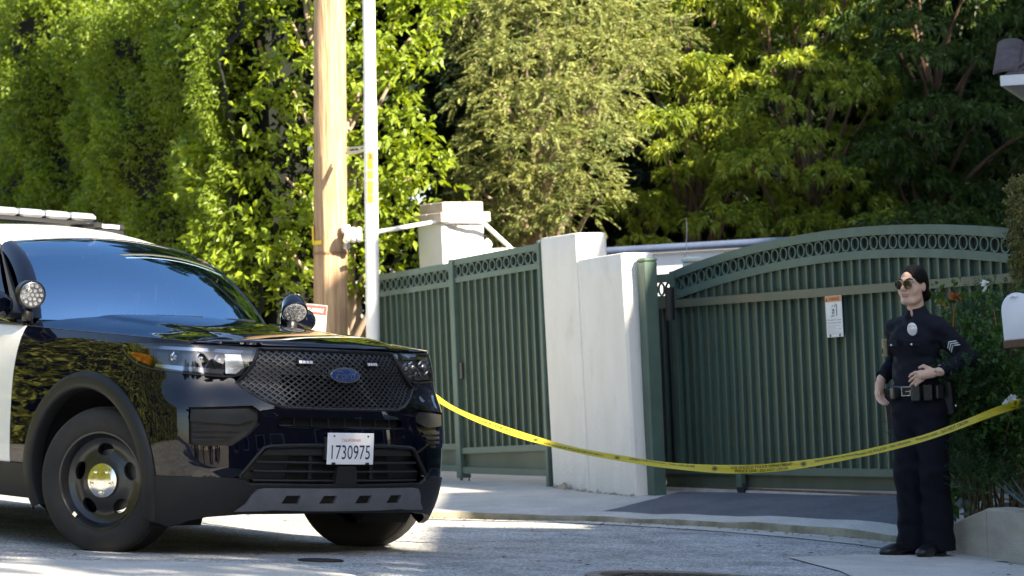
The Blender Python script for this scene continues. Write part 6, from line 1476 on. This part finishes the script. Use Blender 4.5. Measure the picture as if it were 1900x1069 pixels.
c.add(V, [(i*6+j,i*6+j+1,(i+1)*6+j+1,(i+1)*6+j) for i in range(nC) for j in range(5)]); c.build('collar', M_navy, off_, 60)
# combed strands drawn back from the hairline to the knot
hs = MB(); rs = random.Random(31)
for k in range(150):
    a = rs.uniform(-1.35,1.35); q = 1 if a > 0 else -1; P = []
    for u in np.linspace(0,1,9):
        el = 1.25*(1-abs(a)/1.5)*(1-u)+(-.25)*u; az = -2.3+u*2.2
        # path over the skull from the brow side to the nape
        th = rad(-62)+u*rad(205); x = math.sin(a)*.078*math.sin(math.pi*(.18+.74*u))**.6; y_ = .016-.098*math.cos(u*math.pi*.92+.42); z_ = .034+.0925*math.sin(u*math.pi*.92+.42)*math.cos(a)
        d = Vector((x/.0765,(y_-.016)/.096,(z_-.034)/.0905)); d = d/max(d.length,1e-6); P.append(Vector(hp3(d.x*.0772, .016+d.y*.0968, .034+d.z*.0912)))
    if not inside([(-.055,-.2),(.055,-.2),(.055,.075),(-.055,.075)], [((P[0].x-HC.x)/.93,(P[0].z-HC.z)/.93)])[0]: hs.tube(P, [.0008]+[.0015]*7+[.001], 4)
o = hs.build('hair_strands', mat('hair_strand', (.010,.0075,.006), .38, spec=.4), hair, 60); o['kind'] = 'stuff'
# badge: silver oval with sunburst centre
Mb_ = Matrix.Translation((.075,-.148,1.318)) @ Matrix.Rotation(rad(14),4,'Z') @ Matrix.Rotation(rad(98),4,'X')
b = MB(); b.add([(.030*math.cos(t)*s_, .038*math.sin(t)*s_, h_) for (s_,h_) in ((1,0),(1,.004),(.85,.007),(.8,.005),(.45,.006),(.4,.010)) for t in np.linspace(0,2*math.pi,25)[:-1]]+[(0,0,.012)], [(i*24+j,i*24+(j+1)%24,(i+1)*24+(j+1)%24,(i+1)*24+j) for i in range(5) for j in range(24)]+[(120+j,120+(j+1)%24,144) for j in range(24)], 0, Mb_)
bg_ = b.build('badge', mat('badge_silver', (.74,.73,.74), .28, metal=.55, var=.1, scale=200), off_, 40)
b = MB(); V, Fc = textverts('POLICE'); A_ = np.array(V); c_ = (A_.min(0)+A_.max(0))/2; k_ = .036/(A_.max(0)-A_.min(0))[0]
b.add([((v[0]-c_[0])*k_, (v[1]-c_[1])*k_+.018, .0075) for v in V], Fc, 0, Mb_); b.build('badge_text', mat('badge_blue_enamel', (.05,.07,.16), .4), bg_)
# sergeant stripes on the left sleeve: three chevrons over the outer face of the upper arm
a_ = Vector(LS).lerp(Vector(LE), .36); ax_ = (Vector(LE)-Vector(LS)).normalized(); vd = Vector((.30,-.95,0)).normalized(); nrm = (vd-ax_*vd.dot(ax_)).normalized(); sd = ax_.cross(nrm).normalized()
b = MB()
for k in range(3):
    o_ = a_ + ax_*(.015*k)+nrm*.071
    for q in (1,-1):
        def cp_(u, w_): 
            an = u/.066; return o_ - nrm*.071 + (nrm*math.cos(an)+sd*math.sin(an))*.0705 + ax_*(abs(u)*.75+w_)
        b.add([cp_(0,0), cp_(q*.017,0), cp_(q*.034,0), cp_(q*.034,.008), cp_(q*.017,.008), cp_(0,.008)], [(0,1,4,5),(1,2,3,4)] if q > 0 else [(5,4,1,0),(4,3,2,1)])
b.build('chevrons', mat('stripe_silver', (.58,.58,.60), .6), shirt)
# tan patch camera on the right chest side
b = MB(); Mc = Matrix.Translation((-.158,-.098,1.215)) @ Matrix.Rotation(rad(-48),4,'Z'); b.bbox(-.024,.024,-.012,.014,-.052,.052,.004, M=Mc); cm_ = b.build('body_camera', mat('camera_tan', (.24,.19,.10), .5, var=.2, scale=40), off_)
b = MB(); b.lathe([(.017,0),(.017,.004),(.013,.004),(.012,.001),(.001,.002)], 18, M=Mc @ Matrix.Translation((0,-.012,-.018)) @ Matrix.Rotation(rad(90),4,'X')); b.build('camera_lens', M_leath, cm_, 40)
# duty belt with buckle and pouches
def around(t, rx=.163, ry=.135): return Vector((rx*math.sin(t), -ry*math.cos(t)+.004, 0))
b = MB(); V = []; n = 48
for i in range(n):
    t = 2*math.pi*i/n
    for (k, z) in ((.97,.93),(1.0,.935),(1.0,.985),(.97,.99)): p = around(t); V.append((p.x*k, p.y*k, z))
b.add(V, [(i*4+j,((i+1)%n)*4+j,((i+1)%n)*4+(j+1)%4,i*4+(j+1)%4) for i in range(n) for j in range(4)]); belt = b.build('duty_belt', M_leath, off_, 40)
def pouch(t, w_, h_, d_, z, name='pouch', tilt=0.):
    p = around(t,.165,.137); M = Matrix.Translation((p.x,p.y,z)) @ Matrix.Rotation(t,4,'Z') @ Matrix.Rotation(tilt,4,'Y'); b = MB(); b.bbox(-w_/2,w_/2,-d_,.01,-h_/2,h_/2,.007, M=M); o = b.build(name, M_leath, belt)
    return M
Mq = Matrix.Translation(around(.05,.163,.139)+Vector((0,0,.96)))
b = MB()
for (x0,x1,z0,z1) in ((-.032,.032,.022,.028),(-.032,.032,-.028,-.022),(-.032,-.026,-.022,.022),(.026,.032,-.022,.006),(-.004,.026,-.004,.001)): b.box(x0,x1,-.010,-.004,z0,z1, M=Mq)
b.build('buckle', M_sil, belt)
pouch(.42,.055,.10,.035,.95); pouch(.80,.055,.10,.035,.95); pouch(1.18,.05,.085,.045,.95)
pouch(1.75,.06,.20,.055,.915,'holster',rad(-8)); pouch(2.3,.05,.14,.045,.94)
pouch(-1.45,.05,.24,.05,.86,'holster',rad(6)); pouch(-.5,.05,.07,.03,.95)
b = MB(); p = around(1.75,.228,.2); b.lathe([(.009,0),(.007,.005),(.001,.006)], 12, M=Matrix.Translation((p.x,p.y,.865)) @ Matrix.Rotation(1.75,4,'Z') @ Matrix.Rotation(rad(90),4,'X')); b.build('holster_snap', M_sil, belt)
b = MB(); p = around(1.75,.2,.165); b.tube([(p.x,p.y,1.02),(p.x-.01,p.y-.01,1.10),(p.x-.015,p.y-.012,1.16)],[.009,.006,.004],8); b.build('radio_antenna', M_leath, belt, 60)
# wrist watch and cuff on the left arm
w = Vector(LW); ad = (Vector(LE)-w).normalized(); Mw_ = Matrix.Translation(w+ad*.022) @ ad.to_track_quat('Z','Y').to_matrix().to_4x4()
b = MB(); b.lathe([(.0275,-.010),(.0305,-.009),(.0305,.009),(.0275,.010)], 28, M=Mw_); wt_ = b.build('wrist_watch', M_leath, off_, 40)
fd = (Vector((-.25,-.55,.8))-ad*Vector((-.25,-.55,.8)).dot(ad)).normalized(); Mf = Matrix.Translation(w+ad*.022+fd*.031) @ fd.to_track_quat('Z','Y').to_matrix().to_4x4(); b = MB(); b.bbox(-.016,.016,-.019,.019,-.004,.006,.004, M=Mf); b.build('watch_face', mat('watch_white', (.70,.70,.70), .3), wt_)
b = MB(); b.lathe([(.040,-.014),(.044,-.012),(.044,.012),(.040,.014)], 28, M=Matrix.Translation(w+ad*.048) @ ad.to_track_quat('Z','Y').to_matrix().to_4x4()); b.build('cuff', M_navy, off_, 40)
w = Vector(RW); ad = (Vector(RE)-w).normalized(); b = MB(); b.lathe([(.040,-.016),(.044,-.014),(.044,.014),(.040,.016)], 28, M=Matrix.Translation(w+ad*.034) @ ad.to_track_quat('Z','Y').to_matrix().to_4x4()); b.build('cuff', M_navy, off_, 40)
# ================================================================ POLICE TAPE
mir = CARO + CARF*-.95 + CARL*1.14 + CARU*1.24
tape_px = [(800,729,15.3,.062,72),(822,750,15.25,.062,66),(880,777,15.2,.062,54),(960,806,15.15,.062,46),(1040,829,15.1,.062,50),(1100,842,15.05,.062,52),(1160,852,15.0,.062,56),(1230,863,15.0,.062,50),(1300,869,14.98,.062,28),(1360,871.5,14.96,.062,8),(1430,869,14.95,.062,6),(1500,860.5,14.95,.062,22),(1560,850,14.95,.062,45),(1640,833,14.95,.062,48),(1720,812,14.97,.062,42),(1780,790,15.05,.062,44),(1815,776,15.1,.062,60),(1850,762,15.2,.062,35),(1882,752,15.3,.062,20)]
ctrl = [mir] + [at(a, b_, Y) for (a, b_, Y, _, _) in tape_px]; tw = [80.]+[q[4] for q in tape_px]
cl = np.concatenate([[0], np.cumsum([(ctrl[i+1]-ctrl[i]).length for i in range(len(ctrl)-1)])]); TL = cl[-1]
CA = np.array([tuple(p) for p in ctrl])
_st = np.linspace(0, TL, 700)
def smooth_interp(y):
    v = np.interp(_st, cl, y); k = np.exp(-.5*(np.arange(-30,31)/11)**2); k /= k.sum(); e = np.concatenate([2*v[0]-v[1:31][::-1], v, 2*v[-1]-v[-31:-1][::-1]]); return np.convolve(e, k, 'valid')
TX, TY, TZ, TT = smooth_interp(CA[:,0]), smooth_interp(CA[:,1]), smooth_interp(CA[:,2]), smooth_interp(np.array(tw))
def tape(s, t, off=0.):
    """point on the tape: s metres along, t across (-.5 to .5)"""
    s = np.asarray(s, float); t = np.asarray(t, float); c = np.stack([np.interp(s,_st,a) for a in (TX,TY,TZ)], -1); e = .01
    d = np.stack([np.interp(s+e,_st,a)-np.interp(s-e,_st,a) for a in (TX,TY,TZ)], -1); d = unit(d)
    ph = np.radians(np.interp(s,_st,TT)) + .10*np.sin(s*9); up = np.array([0,0,1.])-d*d[...,2:3]; up = unit(up); n = np.cross(up, d); n = np.where(n[...,1:2] > 0, -n, n)
    w = up*np.cos(ph)[...,None]+n*np.sin(ph)[...,None]*-1; nn = np.cross(d, w); nn = np.where(nn[...,1:2] > 0, -nn, nn)
    return c + w*(.047*t)[...,None] + nn*(off+.004*np.sin(s*14+t*5)*np.cos(t*3))[...,None]
M_tape = leafmat('yellow_tape', (.44,.37,.02), (.52,.44,.03), .25, .35, 5.); M_tape.node_tree.nodes['Principled BSDF'].inputs['Specular IOR Level'].default_value = .5
tp0 = CA[0]; tpo = thing('police_tape', 'yellow police line tape stretched from the patrol car to the rose bush', 'tape', tuple(tp0))
ns, ntt = 500, 6; s_, t_ = np.meshgrid(np.linspace(0,TL,ns), np.linspace(-.5,.5,ntt), indexing='ij'); V = tape(s_.ravel(), t_.ravel())-tp0
I = np.arange(ns*ntt).reshape(ns,ntt); Fq = np.stack([I[:-1,:-1],I[1:,:-1],I[1:,1:],I[:-1,1:]],-1).reshape(-1,4)
finish('band', npmesh('band', V, Fq), M_tape, tpo, 180)
def s_at(px):
    pj = []
    for x, y, z in zip(TX,TY,TZ):
        v = Vector((x,y,z))-Vector((0,0,CAMH)); pj.append(950+FPX*v.dot(CR)/v.dot(CF))
    return float(np.interp(px, pj[60:], _st[60:]))
b = MB()
def tape_text(s, px0, px1, t0, hgt):
    a, c = s_at(px0), s_at(px1); V, Fc = textverts(s, 1., .03); A = np.array(V); lo, hi = A.min(0), A.max(0)
    ss = a+(A[:,0]-lo[0])/(hi[0]-lo[0])*(c-a); tt = t0+((A[:,1]-lo[1])/(hi[1]-lo[1])-.5)*hgt; P = tape(ss, tt, .0012)-tp0; b.add(P.tolist(), Fc)
tape_text('LOS ANGELES POLICE DEPARTMENT',1356,1470,.2,.34); tape_text('POLICE LINE - DO NOT CROSS',1364,1462,-.22,.34)
tape_text('DEPARTAMENTO DE POLICIA',1512,1592,.1,.3); tape_text('LINEA DE POLICIA - NO CRUZAR',1590,1690,.0,.3)
tape_text('POLICE LINE - DO NOT CROSS',1700,1796,.05,.36)
tape_text('LINEA DE POLICIA - NO CRUZAR',1168,1290,.2,.3); tape_text('LOS ANGELES POLICE DEPARTMENT',1010,1122,-.1,.3)
tape_text('LINEA DE POLICIA',880,985,.05,.28)
for px in (1326,1491,994,1145):
    sc_ = s_at(px); n = 16; ring = [(sc_+.016*math.cos(2*math.pi*i/n)*k, .30*math.sin(2*math.pi*i/n)*k) for k in (1,.78) for i in range(n)]; A = np.array(ring); b.add((tape(A[:,0],A[:,1],.0012)-tp0).tolist(), [(i,(i+1)%n,n+(i+1)%n,n+i) for i in range(n)])
    A = np.array([(sc_+.016*math.cos(2*math.pi*i/n)*.6, .30*math.sin(2*math.pi*i/n)*.6) for i in range(n)]); b.add((tape(A[:,0],A[:,1],.0012)-tp0).tolist(), [tuple(range(n))])
o = b.build('printing', mat('tape_ink', (.05,.055,.01), .6), tpo); o['kind'] = 'stuff'
# tied end in the rose bush
b = MB(); e = Vector(CA[-1])-Vector(tp0)
for k in range(5): b.tube([e+Vector((random.gauss(0,.02),random.gauss(0,.02),random.gauss(0,.02))) for _ in range(4)],.009,5)
b.build('knot', M_tape, tpo, 60)
